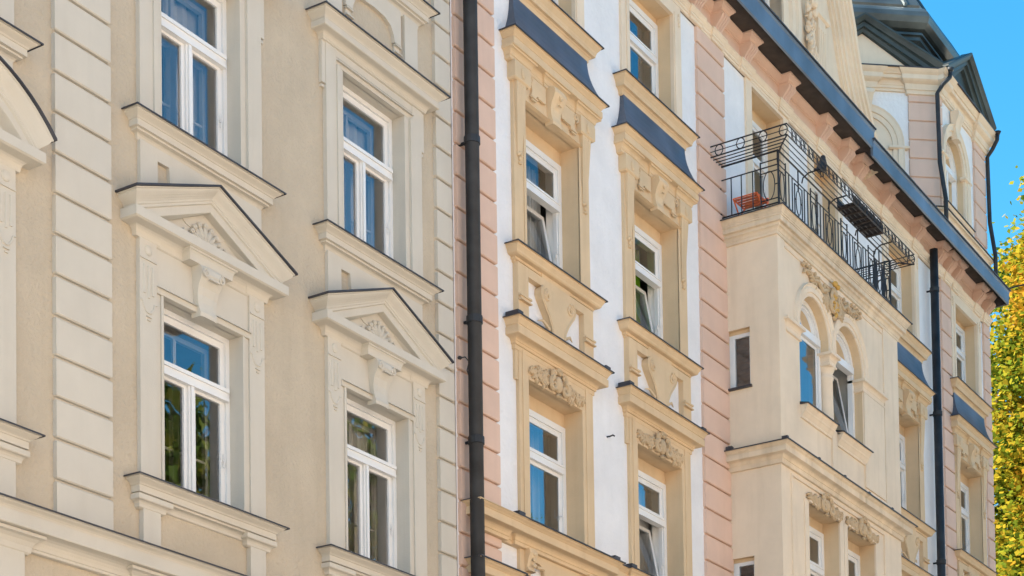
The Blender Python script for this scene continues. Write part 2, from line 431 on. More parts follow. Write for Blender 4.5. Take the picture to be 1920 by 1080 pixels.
def strip_ornament(mb, xc, y):
    mb.ball((xc, y, 10.09), .055, .022, .055)
    mb.box(xc-.115, xc+.115, y-.012, y+.01, 9.985, 10.0)
    for dx in (-.06, 0, .06):
        mb.tube([(xc+dx, y+.004, 9.93), (xc+dx, y+.004, 9.60+abs(dx)*.6)], .018, 6)
    mb.tube([(xc-.115, y, 9.56), (xc-.085, y, 9.55), (xc-.07, y, 9.50), (xc-.035, y, 9.455), (xc, y, 9.445), (xc+.035, y, 9.455), (xc+.07, y, 9.50), (xc+.085, y, 9.55), (xc+.115, y, 9.56)], .011, 5)
    mb.box(xc-.035, xc+.035, y-.015, y+.01, 9.40, 9.412); mb.box(xc-.02, xc+.02, y-.012, y+.01, 9.365, 9.378)

def pediment_part(cx, parent, kind):
    x0, x1 = cx-.965, cx+.965; half = .965; pm = .27
    p = MB()
    p.hood(x0, x1, 10.30, [(.0, -.0), (.045, -.0), (.05, -.02), (.20, -.012), (.22, 0), (.22, .095), (.19, .10), (-.02, .115)])
    if kind == 'tri':
        path = [(cx-half-pm, 10.545), (cx, 11.03), (cx+half+pm, 10.545)]
    else:
        R = 1.62; w_ = half+pm; zc = 10.535 - sqrt(R*R - w_*w_); a = math.asin(w_/R)
        path = [(cx + R*sin(-a + 2*a*i/20), zc + R*cos(-a + 2*a*i/20)) for i in range(21)]
    prof = [(.02, -.245), (.135, -.245), (.14, -.24), (.14, -.155), (.16, -.15), (.16, -.125)] + curve(.17, -.12, .255, -.02, 'cyma', 6) + [(.27, -.018), (.27, 0), (-.02, .02)]
    p.rake(path, cx, half, pm, prof)
    # tympanum
    tp = [(cx + (x-cx)*.82, -.035, z-.20) for x, z in path]
    b = len(p.v); p.v += tp + [(tp[0][0], -.035, 10.36), (tp[-1][0], -.035, 10.36)]
    n = len(tp); p.f.append(tuple([b+n] + [b+i for i in range(0)] + [b+n+1] + [b+i for i in range(n-1, -1, -1)]))
    obj("pediment", p, TRIM, parent)
    c = MB(); pc = [(cx + (x-cx)*1.012, z) for x, z in path]
    c.rake(pc, cx, half, pm+.015, [(pm-.03, -.004), (pm+.024, -.008), (pm+.024, .012), (pm, .018), (-.02, .05)])
    obj("sheet_cover", c, COVER, parent)
    s_ = MB()
    for q in range(-4, 5):
        a = q*.36; L = .205 - .012*abs(q)
        s_.ball((cx + sin(a)*L*.62*1.35, -.055, 10.45 + cos(a)*L*.62), .030, .035, L*.46, a*1.12, 7, 6)
        s_.ball((cx + sin(a)*L*1.02*1.35, -.065, 10.45 + cos(a)*L*1.02), .030, .035, .030, a, 7, 5)
    for sg in (-1, 1):
        s_.tube(scroll_pts(cx+sg*.30, 10.475, .045, .01, 1.2, pi/2, -sg, -.055), .016, 5)
        s_.tube([(cx+sg*.33, -.05, 10.45), (cx+sg*.42, -.05, 10.455), (cx+sg*.5, -.045, 10.44)], [.022, .018, .006], 5)
    s_.ball((cx, -.07, 10.45), .06, .04, .04)
    obj("shell_relief", s_, TRIM, parent)

def beige_low(cx, kind):
    m = MB(); zs = 7.72
    for sg in (-1, 1):
        a, b = sorted((cx+sg*.965, cx+sg*.72)); m.box(a, b, -.05, .02, 7.70, 10.20)
        a2, b2 = sorted((cx+sg*.72, cx+sg*(HW+.035))); m.box(a2, b2, -.028, .02, 7.70, 9.70)
        a3, b3 = sorted((cx+sg*(HW+.035), cx+sg*HW)); m.box(a3, b3, -.045, .02, 7.70, 9.70)
        m.hood(a, b, 10.20, [(.05, -.01)] + curve(.055, 0, .115, .085, 'cavetto', 5) + [(.12, .09), (.12, .10), (0, .10)])
    m.run(cx-.72, cx+.72, 9.70, [(.0, 0), (.05, 0)] + curve(.055, .004, .058, .07, 'line', 1) + curve(.085, .055, .04, .095, 'ovolo', 4) + [(.02, .10)])
    m.box(cx-.72, cx+.72, -.026, .02, 9.80, 10.19)
    m.run(cx-.72, cx+.72, 10.17, [(.03, 0), (.045, .012)] + curve(.045, .02, .12, .115, 'cavetto', 5) + [(.03, .12)])
    sur = obj("window_surround", m, TRIM, beige)
    r = MB(); reveal(r, cx-HW, cx+HW, 7.70, 9.70, .0205, .26); obj("reveal", r, TRIM, sur)
    k = MB(); keystone(k, cx, 9.655, 10.17, .36, .25, S_PROF)
    k.hood(cx-.18, cx+.18, 10.17, [(.15, 0)] + curve(.15, .01, .19, .10, 'cavetto', 4) + [(.19, .118), (0, .118)])
    k.box(cx-.07, cx+.07, -.205, -.17, 10.03, 10.045)
    for sg in (-1, 1): k.tube(scroll_pts(cx+sg*.115, 10.09, .05, .012, 1.3, pi/2, -sg, -.185), .012, 5)
    obj("keystone", k, TRIM, sur)
    for sg in (-1, 1):
        o = MB(); strip_ornament(o, cx+sg*.8425, -.052); obj("fluted_relief", o, TRIM, sur)
    pediment_part(cx, sur, kind)
    s_ = MB(); s_.hood(cx-.94, cx+.94, 7.71, SILL_P)
    for sg in (-1, 1):
        a, b = sorted((cx+sg*.945, cx+sg*.695)); s_.box(a, b, -.06, .02, 7.0, 7.47)
        s_.hood(a, b, 7.42, [(.04, 0), (.06, .012)] + curve(.065, .015, .112, .075, 'cavetto', 4) + [(.12, .085), (.12, .13), (0, .13)])
    sl = obj("window_sill", s_, TRIM, beige)
    cover(cx-.94, cx+.94, 7.712, .2, sl)

def beige_high(cx, zs, zt, hood=True):
    d = zs-11.44; m = MB()
    for sg in (-1, 1):
        a, b = sorted((cx+sg*.95, cx+sg*.76)); m.box(a, b, -.055, .02, 11.42+d, 13.66+d)
        a, b = sorted((cx+sg*.76, cx+sg*.70)); m.box(a, b, -.075, .02, 11.42+d, 13.457+d)
        a, b = sorted((cx+sg*.70, cx+sg*HW)); m.box(a, b, -.04, .02, 11.42+d, 13.457+d)
        a, b = sorted((cx+sg*1.015, cx+sg*.95)); m.box(a, b, -.045, .02, 13.15+d, 13.66+d)
        a, b = sorted((cx+sg*1.01, cx+sg*.955)); m.box(a, b, -.035, .02, 13.10+d, 13.13+d)
    m.box(cx-.76, cx+.76, -.05, .02, 13.555+d, 13.66+d)
    m.run(cx-.76, cx+.76, 13.457+d, [(.0, 0), (.045, 0), (.05, .05)] + curve(.085, .045, .05, .092, 'ovolo', 4) + [(.03, .098)])
    sur = obj("window_surround", m, TRIM, beige)
    r = MB(); reveal(r, cx-HW, cx+HW, 11.42+d, 13.457+d, .0205, .26); obj("reveal", r, TRIM, sur)
    if hood:
        h = MB(); h.hood(cx-.95, cx+.95, 13.66+d, [(.055, -.02), (.075, -.015), (.075, 0)] + curve(.08, .003, .13, .055, 'cavetto', 4) + [(.19, .057), (.20, .065), (.20, .13), (.185, .135)] + curve(.195, .14, .265, .215, 'cyma', 6) + [(.28, .217), (.28, .23), (-.02, .24)])
        obj("window_hood", h, TRIM, sur)
        cover(cx-.95, cx+.95, 13.892+d, .28, sur)
    s_ = MB(); s_.hood(cx-.94, cx+.94, 11.43+d, SILL_P); sl = obj("window_sill", s_, TRIM, beige)
    cover(cx-.94, cx+.94, 11.432+d, .2, sl)

def beige_apron(cx):
    a = MB()
    for sg in (-1, 1):
        l, r = sorted((cx+sg*.94, cx+sg*.69)); a.box(l, r, -.045, .02, 10.35, 11.20)
    a.box(cx-.69, cx+.69, -.045, .02, 11.075, 11.2)
    pts = [(cx-.52, 11.075)] + [(cx-.52+.34*(1-cos(t*pi/2/6))*1.0, 11.075-.5*sin(t*pi/2/6)) for t in range(1, 7)]
    pts += [(2*cx-x, z) for x, z in pts[::-1]]
    a.prism(pts[::-1], -.045, .02)
    obj("apron_panel", a, TRIM, beige)

def beige_apron_top(cx):
    a = MB()
    for sg in (-1, 1):
        l, r = sorted((cx+sg*.90, cx+sg*.63)); a.box(l, r, -.05, .02, 13.9, 14.72)
    c = [(cx-.55, 14.72), (cx-.55, 14.28), (cx-.42, 14.28), (cx-.40, 14.36), (cx-.34, 14.45), (cx-.22, 14.5), (cx, 14.515), (cx+.22, 14.5), (cx+.34, 14.45), (cx+.40, 14.36), (cx+.42, 14.28), (cx+.55, 14.28), (cx+.55, 14.72)]
    a.prism(c, -.05, .02)
    for sg in (-1, 1):
        a.box(cx+sg*.485-.065, cx+sg*.485+.065, -.065, -.02, 14.245, 14.26); a.box(cx+sg*.485-.05, cx+sg*.485+.05, -.03, .02, 14.17, 14.245); a.box(cx+sg*.485-.07, cx+sg*.485+.07, -.07, -.02, 14.155, 14.17)
    obj("apron_panel", a, TRIM, beige)

for i, cx in enumerate(BC):
    beige_low(cx, 'seg' if i == 0 else 'tri'); beige_high(cx, 11.44, 13.457); beige_high(cx, 14.95, 16.9, False)
    beige_apron(cx); beige_apron_top(cx)
    beige_window(cx, 7.72, 9.70, 9.07, 10+i, curtain=(i != 1)); beige_window(cx, 11.44, 13.457, 12.74, 20+i); beige_window(cx, 14.95, 16.9, 16.2, 30+i)
c = MB()
CORN = [(.03, -.36), (.05, -.355), (.05, -.33)] + curve(.06, -.325, .15, -.215, 'cavetto', 5) + [(.21, -.21), (.215, -.2), (.215, -.085), (.195, -.08), (.2, -.055)] + curve(.205, -.05, .25, -.012, 'cyma', 4) + [(.26, -.01), (.26, 0), (-.02, .02)]
c.run(BX0, BX1-.02, 7.0, CORN); sc_ = obj("string_cornice", c, TRIM, beige)
c = MB(); c.run(BX0, BX1-.015, 7.004, [(.24, 0), (.28, -.012), (.28, .004), (.25, .01), (-.02, .04)]); obj("sheet_cover", c, COVER, sc_)
for cx in BC:
    for sg in (-1, 1):
        c = MB()
        a, b = sorted((cx+sg*1.05, cx+sg*.72)); c.box(a, b, -.06, .02, 3.0, 6.64)
        c.hood(a, b, 6.60, [(.05, 0)] + curve(.07, .02, .17, .15, 'cavetto', 4) + [(.17, .18), (0, .18)])
        obj("lower_pilaster", c, TRIM, beige)

# ------------------------------------------------------------------ pink and white building
PX0, PX1 = 19.37, 40.95
pink = empty("apartment_house", (30, 3, 0), "pink and white apartment house with cream window surrounds, bay window, iron balcony and corner turret", "building")
PA, PB, PC, PD = 21.785, 24.835, 35.42, 39.36
PW = .715
BYL, BYR, BYF = 27.30, 32.62, -.93

MIDF = (12.77, 14.84); LOWF = (9.02, 11.06); TOPF = (16.45, 18.25)
holes = [(cx-PW, cx+PW, a, b) for cx in (PA, PB, PC, PD) for a, b in (MIDF, LOWF, TOPF)]
DOORS = [(28.42, 29.72), (31.05, 32.15)]
holes += [(a, b, 15.58, 18.46) for a, b in DOORS]
wl = MB(); wall_with_holes(wl, PX0, PX1, 0, 18.5, holes); obj("wall", wl, WHITE, pink)
wb = MB(); wb.box(PX0, PX1-.3, 3.2, 12.0, 0, 19.0); wb.box(PX1-.3, PX1, .0, 12.0, 0, 19.0)
obj("shading_back_block", wb, WHITE, pink)  # plain block out of view, put in to shade the street front
rf = MB(); rf.prism_x([(-.35, 19.1), (3.2, 22.9), (6, 23.4), (12.4, 19.0), (12.4, 18.8), (3, 18.8)], PX0, PX1+.1); obj("roof", rf, COVER, pink)  # out of view, helps the back block shade the front

def pink_window(cx, z0, z1, ztr, seed, y=.235, hw=PW, head=.2, tilt=0.0, curt=None, glass=GLASS, room=ROOM, wide=None):
    x0, x1 = cx-hw, cx+hw; zt = z1-head
    m = MB(); m.ring(x0, x1, z0-.02, zt, .085, y, y+.09, tb=.08)
    m.ring(x0+.085, x1-.085, z0+.06, zt-.085, .022, y+.025, y+.088)
    m.box(x0+.08, x1-.08, y-.022, y+.085, ztr-.062, ztr+.062); m.box(x0+.08, x1-.08, y-.034, y-.02, ztr+.03, ztr+.05)
    win = obj("window", m, FRAME, pink)
    h = MB(); h.box(x0-.0, x1+.0, y+.015, y+.1, zt, z1+.0); obj("lintel_infill", h, CREAM, win)
    for kind, (a, b, c, d) in (('low', (x0+.1, x1-.1, z0+.07, ztr-.055)), ('top', (x0+.1, x1-.1, ztr+.06, zt-.1))):
        org = ((a+b)/2, y+.055, c)
        s_ = MB(); s_.ring(a, b, c, d, .058, y+.03, y+.085); so = obj("sash", s_, FRAME, win, origin=org)
        p = MB(); p.quad((a+.05, y+.042, c+.05), (b-.05, y+.042, c+.05), (b-.05, y+.042, d-.05), (a+.05, y+.042, d-.05)); po = obj("pane", p, glass, win, origin=org)
        if kind == 'low' and tilt:
            so.rotation_euler.x = -tilt; po.rotation_euler.x = -tilt
            s_.box(a+.5, a+.51, y, y+.01, c, c+.01)
    h = MB(); h.box(x1-.155, x1-.135, y+.018, y+.03, z0+.5, z0+.56); h.box(x1-.15, x1-.14, y-.02, y+.02, z0+.54, z0+.55); h.box(x1-.152, x1-.138, y-.03, y-.018, z0+.54, z0+.66); obj("handle", h, FRAME, win)
    l = MB(); reveal(l, x0+.07, x1-.07, z0+.04, zt-.07, y+.088, y+.22); obj("box_lining", l, LINING, win)
    r = MB(); room_box(r, x0-.6, x1+1.2, z0-.6, zt+.25, y+.225, y+2.8); wall_with_holes(r, x0-.6, x1+1.2, z0-.6, zt+.25, [(x0+.07, x1-.07, z0+.04, zt-.07)], y+.225); obj("room", r, room, win)
    if curt:
        mt, a, b = curt
        c = MB(); drape(c, cx+a*hw, cx+b*hw, z0, zt-.02, y+.37, .03, max(2, int(6*(b-a)))); obj("curtain", c, mt, win)
    return win

def festoon(mb, cx, y, z, side):   # flat scroll piece beside the keystone
    for sg in (side,):
        f = lambda x, zz: (cx+sg*x, zz)
        pts = [f(.21, z+.30), f(.58, z+.30), f(.60, z+.25), f(.585, z+.19), f(.56, z+.13), f(.575, z+.07), f(.60, z+.03), f(.47, z+.03), f(.45, z+.07), f(.42, z+.09), f(.38, z+.075), f(.34, z+.09), f(.30, z+.075), f(.21, z+.075)]
        mb.prism(pts if sg < 0 else pts[::-1], y-.03, y+.005)
        mb.tube(scroll_pts(cx+sg*.60, z+.24, .065, .012, 1.4, -pi/2, sg, y-.035), .014, 5)
        mb.box(cx+sg*.53-.07, cx+sg*.53+.07, y-.055, y-.02, z+.005, z+.022); mb.box(cx+sg*.53-.055, cx+sg*.53+.055, y-.045, y-.02, z-.02, z-.002)
        mb.box(cx+sg*.34-.09, cx+sg*.34+.09, y-.05, y-.02, z+.055, z+.072)

HOOD_HI = [(.03, -.12), (.06, -.115), (.06, -.075)] + curve(.07, -.07, .13, -.02, 'cavetto', 4) + [(.185, -.015), (.19, -.005), (.19, .075), (.175, .08), (.175, .1)] + curve(.185, .105, .23, .165, 'cyma', 5) + [(.245, .168), (.245, .18), (-.02, .19)]
def pink_mid(cx):
    m = MB()
    for sg in (-1, 1):
        a, b = sorted((cx+sg*1.0, cx+sg*PW)); m.box(a, b, -.05, .02, 12.75, 15.31)
        a, b = sorted((cx+sg*(PW+.055), cx+sg*PW)); m.box(a, b, -.062, -.04, 12.75, 14.84)
    m.box(cx-PW, cx+PW, -.05, .02, 14.9, 15.31)
    m.run(cx-PW-.05, cx+PW+.05, 14.84, [(.0, 0), (.055, 0)] + curve(.10, .012, .055, .075, 'ovolo', 4) + [(.04, .08)])
    sur = obj("window_surround", m, CREAM, pink)
    r = MB(); reveal(r, cx-PW, cx+PW, 12.75, 14.84, .0205, .3); obj("reveal", r, CREAM, sur)
    h = MB(); h.hood(cx-1.0, cx+1.0, 15.43, HOOD_HI, -.0)
    for x in (cx-.87, cx, cx+.87):
        h.hood(x-.17, x+.17, 15.30, [(.06, -.03), (.09, -.02), (.09, .02)] + curve(.10, .025, .16, .09, 'cavetto', 4) + [(.165, .125), (0, .125)])
    h.run(cx-.95, cx+.95, 15.28, [(.05, 0), (.07, .01), (.07, .05)] + curve(.075, .055, .13, .12, 'cavetto', 4) + [(.05, .14)])
    obj("window_hood", h, CREAM, sur)
    cover(cx-1.0, cx+1.0, 15.612, .245, sur)
    k = MB(); keystone(k, cx, 14.80, 15.29, .33, .22, S_PROF, -.03)
    k.tube([(cx-.05, -.20, 15.2), (cx, -.205, 15.14), (cx+.05, -.2, 15.2)], .014, 5); k.box(cx-.03, cx+.03, -.2, -.17, 15.07, 15.085)
    obj("keystone", k, CREAM, sur)
    for sg in (-1, 1):
        o = MB(); festoon(o, cx, -.055, 14.96, sg); obj("festoon_relief", o, CREAM, sur)
    for sg in (-1, 1):
        o = MB(); x = cx+sg*.87
        o.hood(x-.10, x+.10, 15.03, [(.08, 0), (.10, .02), (.10, .20), (.09, .25)], -.03)
        o.ball((x, -.135, 15.15), .05, .022, .075)
        rows = []
        for t in range(7):
            u = t/6; hw_ = .115-.055*u; z = 15.03-.95*u; pr = .045*(1-u)+.012
            rows.append([(x-hw_, -.045, z), (x-hw_, -.05-pr, z), (x+hw_, -.05-pr, z), (x+hw_, -.045, z)])
        o.strip(rows); o.add(rows[-1], [(0, 1, 2, 3)])
        for dx in (-.045, 0, .045): o.tube([(x+dx, -.095, 14.97), (x+dx*.55, -.062, 14.3)], [.014, .009], 5)
        o.ball((x-.045, -.1, 15.0), .016, .014, .016); o.ball((x+.045, -.1, 15.0), .016, .014, .016); o.ball((x, -.1, 15.0), .016, .014, .016)
        for dx, dz, r_ in ((-.04, 0, .03), (.04, 0, .03), (0, -.05, .034), (0, .03, .03), (-.02, -.11, .02), (.02, -.11, .018)): o.ball((x+dx, -.06, 14.06+dz), r_, .025, r_)
        obj("fluted_relief", o, CREAM, sur)
    s_ = MB(); s_.hood(cx-.98, cx+.98, 12.75, [(.0, -.2), (.045, -.19), (.045, -.165), (.07, -.16), (.07, -.125), (.13, -.118), (.14, -.11)] + curve(.15, -.1, .19, -.012, 'cyma', 4) + [(.2, -.01), (.2, 0), (-.02, .02)])
    s_.hood(cx-.30, cx+.30, 12.56, [(.05, 0), (.075, .01), (.08, .04), (.08, .065), (0, .065)])
    sl = obj("window_sill", s_, CREAM, pink); cover(cx-.98, cx+.98, 12.752, .2, sl)
    a = MB()
    for sg in (-1, 1):
        l, r_ = sorted((cx+sg*1.0, cx+sg*.74)); a.box(l, r_, -.085, .02, 11.74, 12.56)
        l, r_ = sorted((cx+sg*.98, cx+sg*.74)); a.box(l-.02, r_+.02, -.13, -.08, 12.10, 12.125); a.box(l, r_, -.115, -.08, 12.06, 12.10); a.box(l-.02, r_+.02, -.135, -.08, 12.045, 12.06)
    a.box(cx-.74, cx+.74, -.086, .02, 12.44, 12.56)
    L = [(-.40, 12.44), (-.45, 12.39), (-.46, 12.32), (-.42, 12.25), (-.34, 12.17), (-.25, 12.07), (-.18, 11.96), (-.155, 11.87), (-.17, 11.81), (-.24, 11.78), (-.24, 11.74)]
    pts = [(cx+x, z) for x, z in L]; pts += [(cx-x, z) for x, z in L[::-1]]
    a.prism(pts, -.11, .02)
    for sg in (-1, 1):
        a.tube([(cx+sg*abs(x)*.97, -.108, z) for x, z in L], .022, 5)
        a.tube(scroll_pts(cx+sg*.30, 12.33, .08, .015, 1.4, pi/2, -sg, -.115), .02, 5)
        a.tube([(cx+sg*.2, -.08, 11.9), (cx+sg*.36, -.07, 11.98), (cx+sg*.46, -.05, 11.95)], [.025, .02, .006], 5)
    obj("apron_panel", a, CREAM, pink)

def pink_low(cx):
    m = MB()
    for sg in (-1, 1):
        a, b = sorted((cx+sg*.96, cx+sg*PW)); m.box(a, b, -.05, .02, 9.0, 11.42)
        a, b = sorted((cx+sg*1.03, cx+sg*.96)); m.box(a, b, -.04, .02, 10.98 if sg < 0 else 9.0, 11.42)
        a, b = sorted((cx+sg*.88, cx+sg*.80)); m.box(a, b, -.062, -.045, 9.0, 11.40)
    m.box(cx-PW, cx+PW, -.05, .02, 11.1, 11.42)
    m.run(cx-PW, cx+PW, 11.06, [(.0, 0), (.055, 0), (.062, .025), (.05, .045)])
    sur = obj("window_surround", m, CREAM, pink)
    r = MB(); reveal(r, cx-PW, cx+PW, 9.0, 11.06, .0205, .3); obj("reveal", r, CREAM, sur)
    h = MB(); h.hood(cx-1.0, cx+1.0, 11.53, [(.04, -.16), (.055, -.155), (.055, -.1), (.075, -.095), (.075, -.06)] + curve(.085, -.055, .14, -.02, 'cavetto', 4) + [(.20, -.018), (.205, -.01), (.205, .08), (.19, .085), (.19, .105)] + curve(.2, .11, .235, .185, 'cyma', 5) + [(.25, .188), (.25, .2), (-.02, .21)])
    obj("window_hood", h, CREAM, sur); cover(cx-1.0, cx+1.0, 11.732, .25, sur, flags=True)
    o = MB(); rocaille(o, cx, 11.205, -.055, .74, .195, int(cx*10)); obj("rocaille_relief", o, ORN, sur)

def pink_top(cx):
    m = MB()
    for sg in (-1, 1):
        a, b = sorted((cx+sg*.97, cx+sg*PW)); m.box(a, b, -.04, .02, 16.44, 18.46)
        a, b = sorted((cx+sg*.83, cx+sg*.74)); m.box(a, b, -.055, -.035, 16.44, 18.30)
        for dz, r_ in ((0, .03), (-.06, .034), (-.12, .026), (-.16, .016)): m.ball((cx+sg*.90, -.045, 18.3+dz), r_, .025, r_*1.2)
    m.box(cx-PW, cx+PW, -.04, .02, 18.25, 18.46)
    sur = obj("window_surround", m, CREAM2, pink)
    r = MB(); reveal(r, cx-PW, cx+PW, 16.44, 18.25, .0205, .3); obj("reveal", r, CREAM, sur)
    s_ = MB(); s_.hood(cx-.97, cx+.97, 16.44, [(.0, -.25), (.055, -.245)] + curve(.06, -.24, .09, -.17, 'cavetto', 3) + [(.095, -.16), (.135, -.155), (.14, -.12)] + curve(.145, -.11, .2, -.012, 'cyma', 4) + [(.21, -.01), (.21, 0), (-.02, .02)])
    sl = obj("window_sill", s_, CREAM, pink); cover(cx-.97, cx+.97, 16.442, .21, sl)
    f = MB(); f.hood(cx-.93, cx+.93, 15.64, [(.215, 0), (.2, .03)] + [(.06+.14*(1-t/6)**2.2, .03+.56*t/6) for t in range(1, 7)], cap=False); obj("flared_metal_apron", f, SLATE, sl)

for cx in (PA, PB, PC, PD):
    pink_mid(cx); pink_low(cx); pink_top(cx)
pink_window(PA, 12.77, 14.84, 14.0, 1, tilt=radians(11), curt=(CURT, .3, 1.0), glass=GLASS2)
pink_window(PA, 9.02, 11.06, 10.235, 2, curt=(CURT, .6, 1.4))
pink_window(PA, 16.45, 18.25, 17.55, 3, curt=(CURT, -1.1, 1.1), head=.1)
pink_window(PB, 12.77, 14.84, 14.0, 4, tilt=radians(11), curt=(GREENC, .1, .9), glass=GLASS2)
pink_window(PB, 9.02, 11.06, 10.235, 5, tilt=radians(11), curt=(CURT, .3, 1.3))
pink_window(PB, 16.45, 18.25, 17.55, 6, curt=(BROWNC, -1.1, 1.1), head=.1)
for cx in (PC, PD):
    pink_window(cx, 12.77, 14.84, 14.0, 7, curt=(CURT, -1.1, 1.1)); pink_window(cx, 9.02, 11.06, 10.235, 8, curt=(CURT, -1.1, 1.1)); pink_window(cx, 16.45, 18.25, 17.55, 9, head=.1, curt=(CURT, -1.1, 1.1))

quoins(19.40, 20.335, 0.2, 18.46, .4185, 18.2, pink, PINK)
quoins(26.36, 27.335, 0.2, 18.46, .4185, 18.2, pink, PINK)
quoins(37.75, 38.33, 0.2, 18.46, .4185, 18.2, pink, PINK)
quoins(40.55, 40.96, 0.2, 18.46, .4185, 18.2, pink, PINK)

# string course under the lower windows, its consoles and the hood below
STR = [(.03, -.3), (.05, -.295), (.05, -.25)] + curve(.06, -.245, .11, -.17, 'cavetto', 4) + [(.19, -.165), (.195, -.155), (.195, -.085), (.18, -.08), (.18, -.06)] + curve(.19, -.055, .235, -.012, 'cyma', 4) + [(.25, -.01), (.25, 0), (-.02, .02)]
c = MB(); c.hood(19.72, 27.0, 9.0, STR, .0)
for cx in (PA, PB): c.hood(cx-1.1, cx+1.1, 9.003, [(p+.05, h) for p, h in STR])
c.hood(19.76, 20.30, 9.002, [(p+.06, h) for p, h in STR])
st = obj("string_cornice", c, CREAM, pink)
cover(19.72, 27.0, 9.008, .25, st)
for cx in (PA, PB):
    c = MB(); c.hood(cx-1.1, cx+1.1, 9.012, [(.3, -.002), (.322, -.012), (.322, .004), (.3, .010), (-.02, .06)])
    for sx in (cx-1.35, cx+1.2): c.box(sx, sx+.15, -.27, -.02, 9.01, 9.085)
    obj("sheet_cover", c, COVER, st)
for cx in (PA, PB):
    a = MB()
    for sg in (-1, 1):
        l, r_ = sorted((cx+sg*1.0, cx+sg*.74)); a.box(l, r_, -.05, .02, 8.2, 8.72)
        x = cx+sg*.80
        keystone(a, x, 8.42, 8.72, .2, .17, [(0, .13), (.2, .15), (.5, .11), (.8, .09), (1, .12)])
        for q in range(3): a.ball((x, -.15, 8.65-.08*q), .04, .02, .025)
    a.box(cx-.74, cx+.74, -.05, .02, 8.60, 8.72)
    pts = [(cx-.5, 8.6)] + [(cx-.42*cos(t*pi/10), 8.55-.26*sin(t*pi/10)) for t in range(11)] + [(cx+.5, 8.6)]
    a.prism(pts, -.05, .02)
    a.tube([(cx-.6, -.06, 8.53)] + [(cx-.42*cos(t*pi/10), -.06, 8.55-.26*sin(t*pi/10)) for t in range(11)] + [(cx+.6, -.06, 8.53)], .025, 6)
    a.ball((cx, -.07, 8.2), .03, .03, .06)
    obj("apron_panel", a, CREAM, pink)
c = MB(); c.hood(19.76, 20.25, 8.26, [(p+.04, h) for p, h in STR]); 
for cx in (PA, PB): c.hood(cx-1.1, cx+1.1, 8.26, STR)
lh = obj("lower_window_hood", c, CREAM, pink); cover(19.76, 20.25, 8.268, .29, lh)
for cx in (PA, PB): cover(cx-1.1, cx+1.1, 8.268, .25, lh)

# frieze, brackets, eave and gutter
f = MB(); f.box(PX0, PX1, -.015, .05, 18.46, 19.1); obj("frieze", f, PINK, pink)
c = MB(); c.run(PX0, PX1+.03, 18.46, [(.02, 0), (.045, .005), (.045, .045), (.06, .05), (.06, .095)] + curve(.07, .10, .10, .145, 'cyma', 3) + [(.11, .15), (.11, .17), (0, .175)])
c2 = []
BR = [20.6, 22.0, 23.3, 24.6, 26.3, 27.07, 28.15, 29.70, 31.36, 32.42, 33.12, 34.50, 36.22, 37.55, 38.12, 38.62, 40.05, 40.68]
for x in BR: c.hood(x-.13, x+.13, 18.46, [(.06, .0), (.075, .005), (.075, .05), (.09, .055), (.09, .095)] + curve(.1, .1, .125, .145, 'cyma', 3) + [(.135, .15), (.135, .175), (0, .18)])
obj("architrave", c, CREAM2, pink)
c = MB(); c.run(PX0, PX1+.05, 18.92, [(.02, 0), (.04, .005), (.04, .03)] + curve(.05, .035, .12, .11, 'cyma', 4) + [(.13, .115), (.13, .135), (0, .135)])
for x in BR: c.hood(x+.075, x-.075, 18.91, [(.20, 0), (.22, .01), (.22, .045)] + curve(.23, .05, .285, .118, 'cyma', 4) + [(.30, .122), (.30, .15), (.2, .151)])
cor = obj("crown_cornice", c, PINK, pink)
for x in BR:
    b = MB(); keystone(b, x, 18.63, 18.92, .27, .21, [(0, .22), (.12, .235), (.3, .21), (.5, .15), (.7, .10), (.88, .085), (1, .095)])
    for dx in (-.06, 0, .06): b.tube([(x+dx*1.1, -.245, 18.9), (x+dx*1.1, -.258, 18.86), (x+dx, -.222, 18.81), (x+dx, -.162, 18.76), (x+dx, -.115, 18.7), (x+dx, -.10, 18.64)], .02, 5)
    obj("eave_bracket", b, PINK, pink)
e = MB(); e.box(PX0, PX1+.1, -.50, .04, 19.066, 19.10); obj("eave_soffit", e, EAVE, pink)
gt = MB(); 
def gutter_run(x0, x1, z0, z1):
    gt.prism_x([(-.50, z0+.03), (-.52, z0), (-.545, z0+.02), (-.56, z1-.05), (-.575, z1-.03), (-.575, z1), (-.555, z1), (-.5, z1-.05)], x0, x1)
gutter_run(PX0, 32.72, 18.965, 19.335); gutter_run(32.66, PX1-.15, 18.82, 19.13)
go = obj("gutter", gt, GUTTER, pink)
gr = MB(); gr.box(PX0, 32.74, -.60, -.5, 19.336, 19.36); gr.box(32.64, PX1-.13, -.60, -.5, 19.131, 19.155); gr.box(PX1-.2, PX1-.14, -.54, -.02, 18.83, 19.13); obj("drip_edge", gr, COVER, go)

# downpipes
def downpipe(x, y, r, z0, z1, name, collars, knee=False):
    p = MB(); path = [(x, y, z0), (x, y, z1)]
    if knee: path += [(x, y-.05, z1+.15), (x, y-.28, z1+.35)]
    p.tube(path, r, 14); o = obj("downpipe", p, PIPE, pink, smooth=True)
    for z in collars:
        k = MB(); k.lathe((x, y, z), [(r+.001, -.05), (r+.014, -.045), (r+.014, .045), (r+.001, .05)], 14); k.box(x-.015, x+.015, y, .0, z-.015, z+.015)
        obj("collar", k, PIPE, o)
    return o
dp = downpipe(19.52, -.21, .092, 0, 18.8, "downpipe", (15.6, 13.62, 11.3, 9.75, 7.6), True)
downpipe(36.98, -.17, .085, 0, 18.75, "downpipe", (17.9, 15.3, 12.2))
cb = MB(); cb.tube([(19.42, -.05, 10.82), (19.46, -.10, 10.83), (19.50, -.13, 10.78), (19.47, -.12, 10.66), (19.50, -.14, 10.55), (19.55, -.16, 10.5)], .008, 5); cb.ball((19.41, -.05, 10.815), .03, .03, .025)
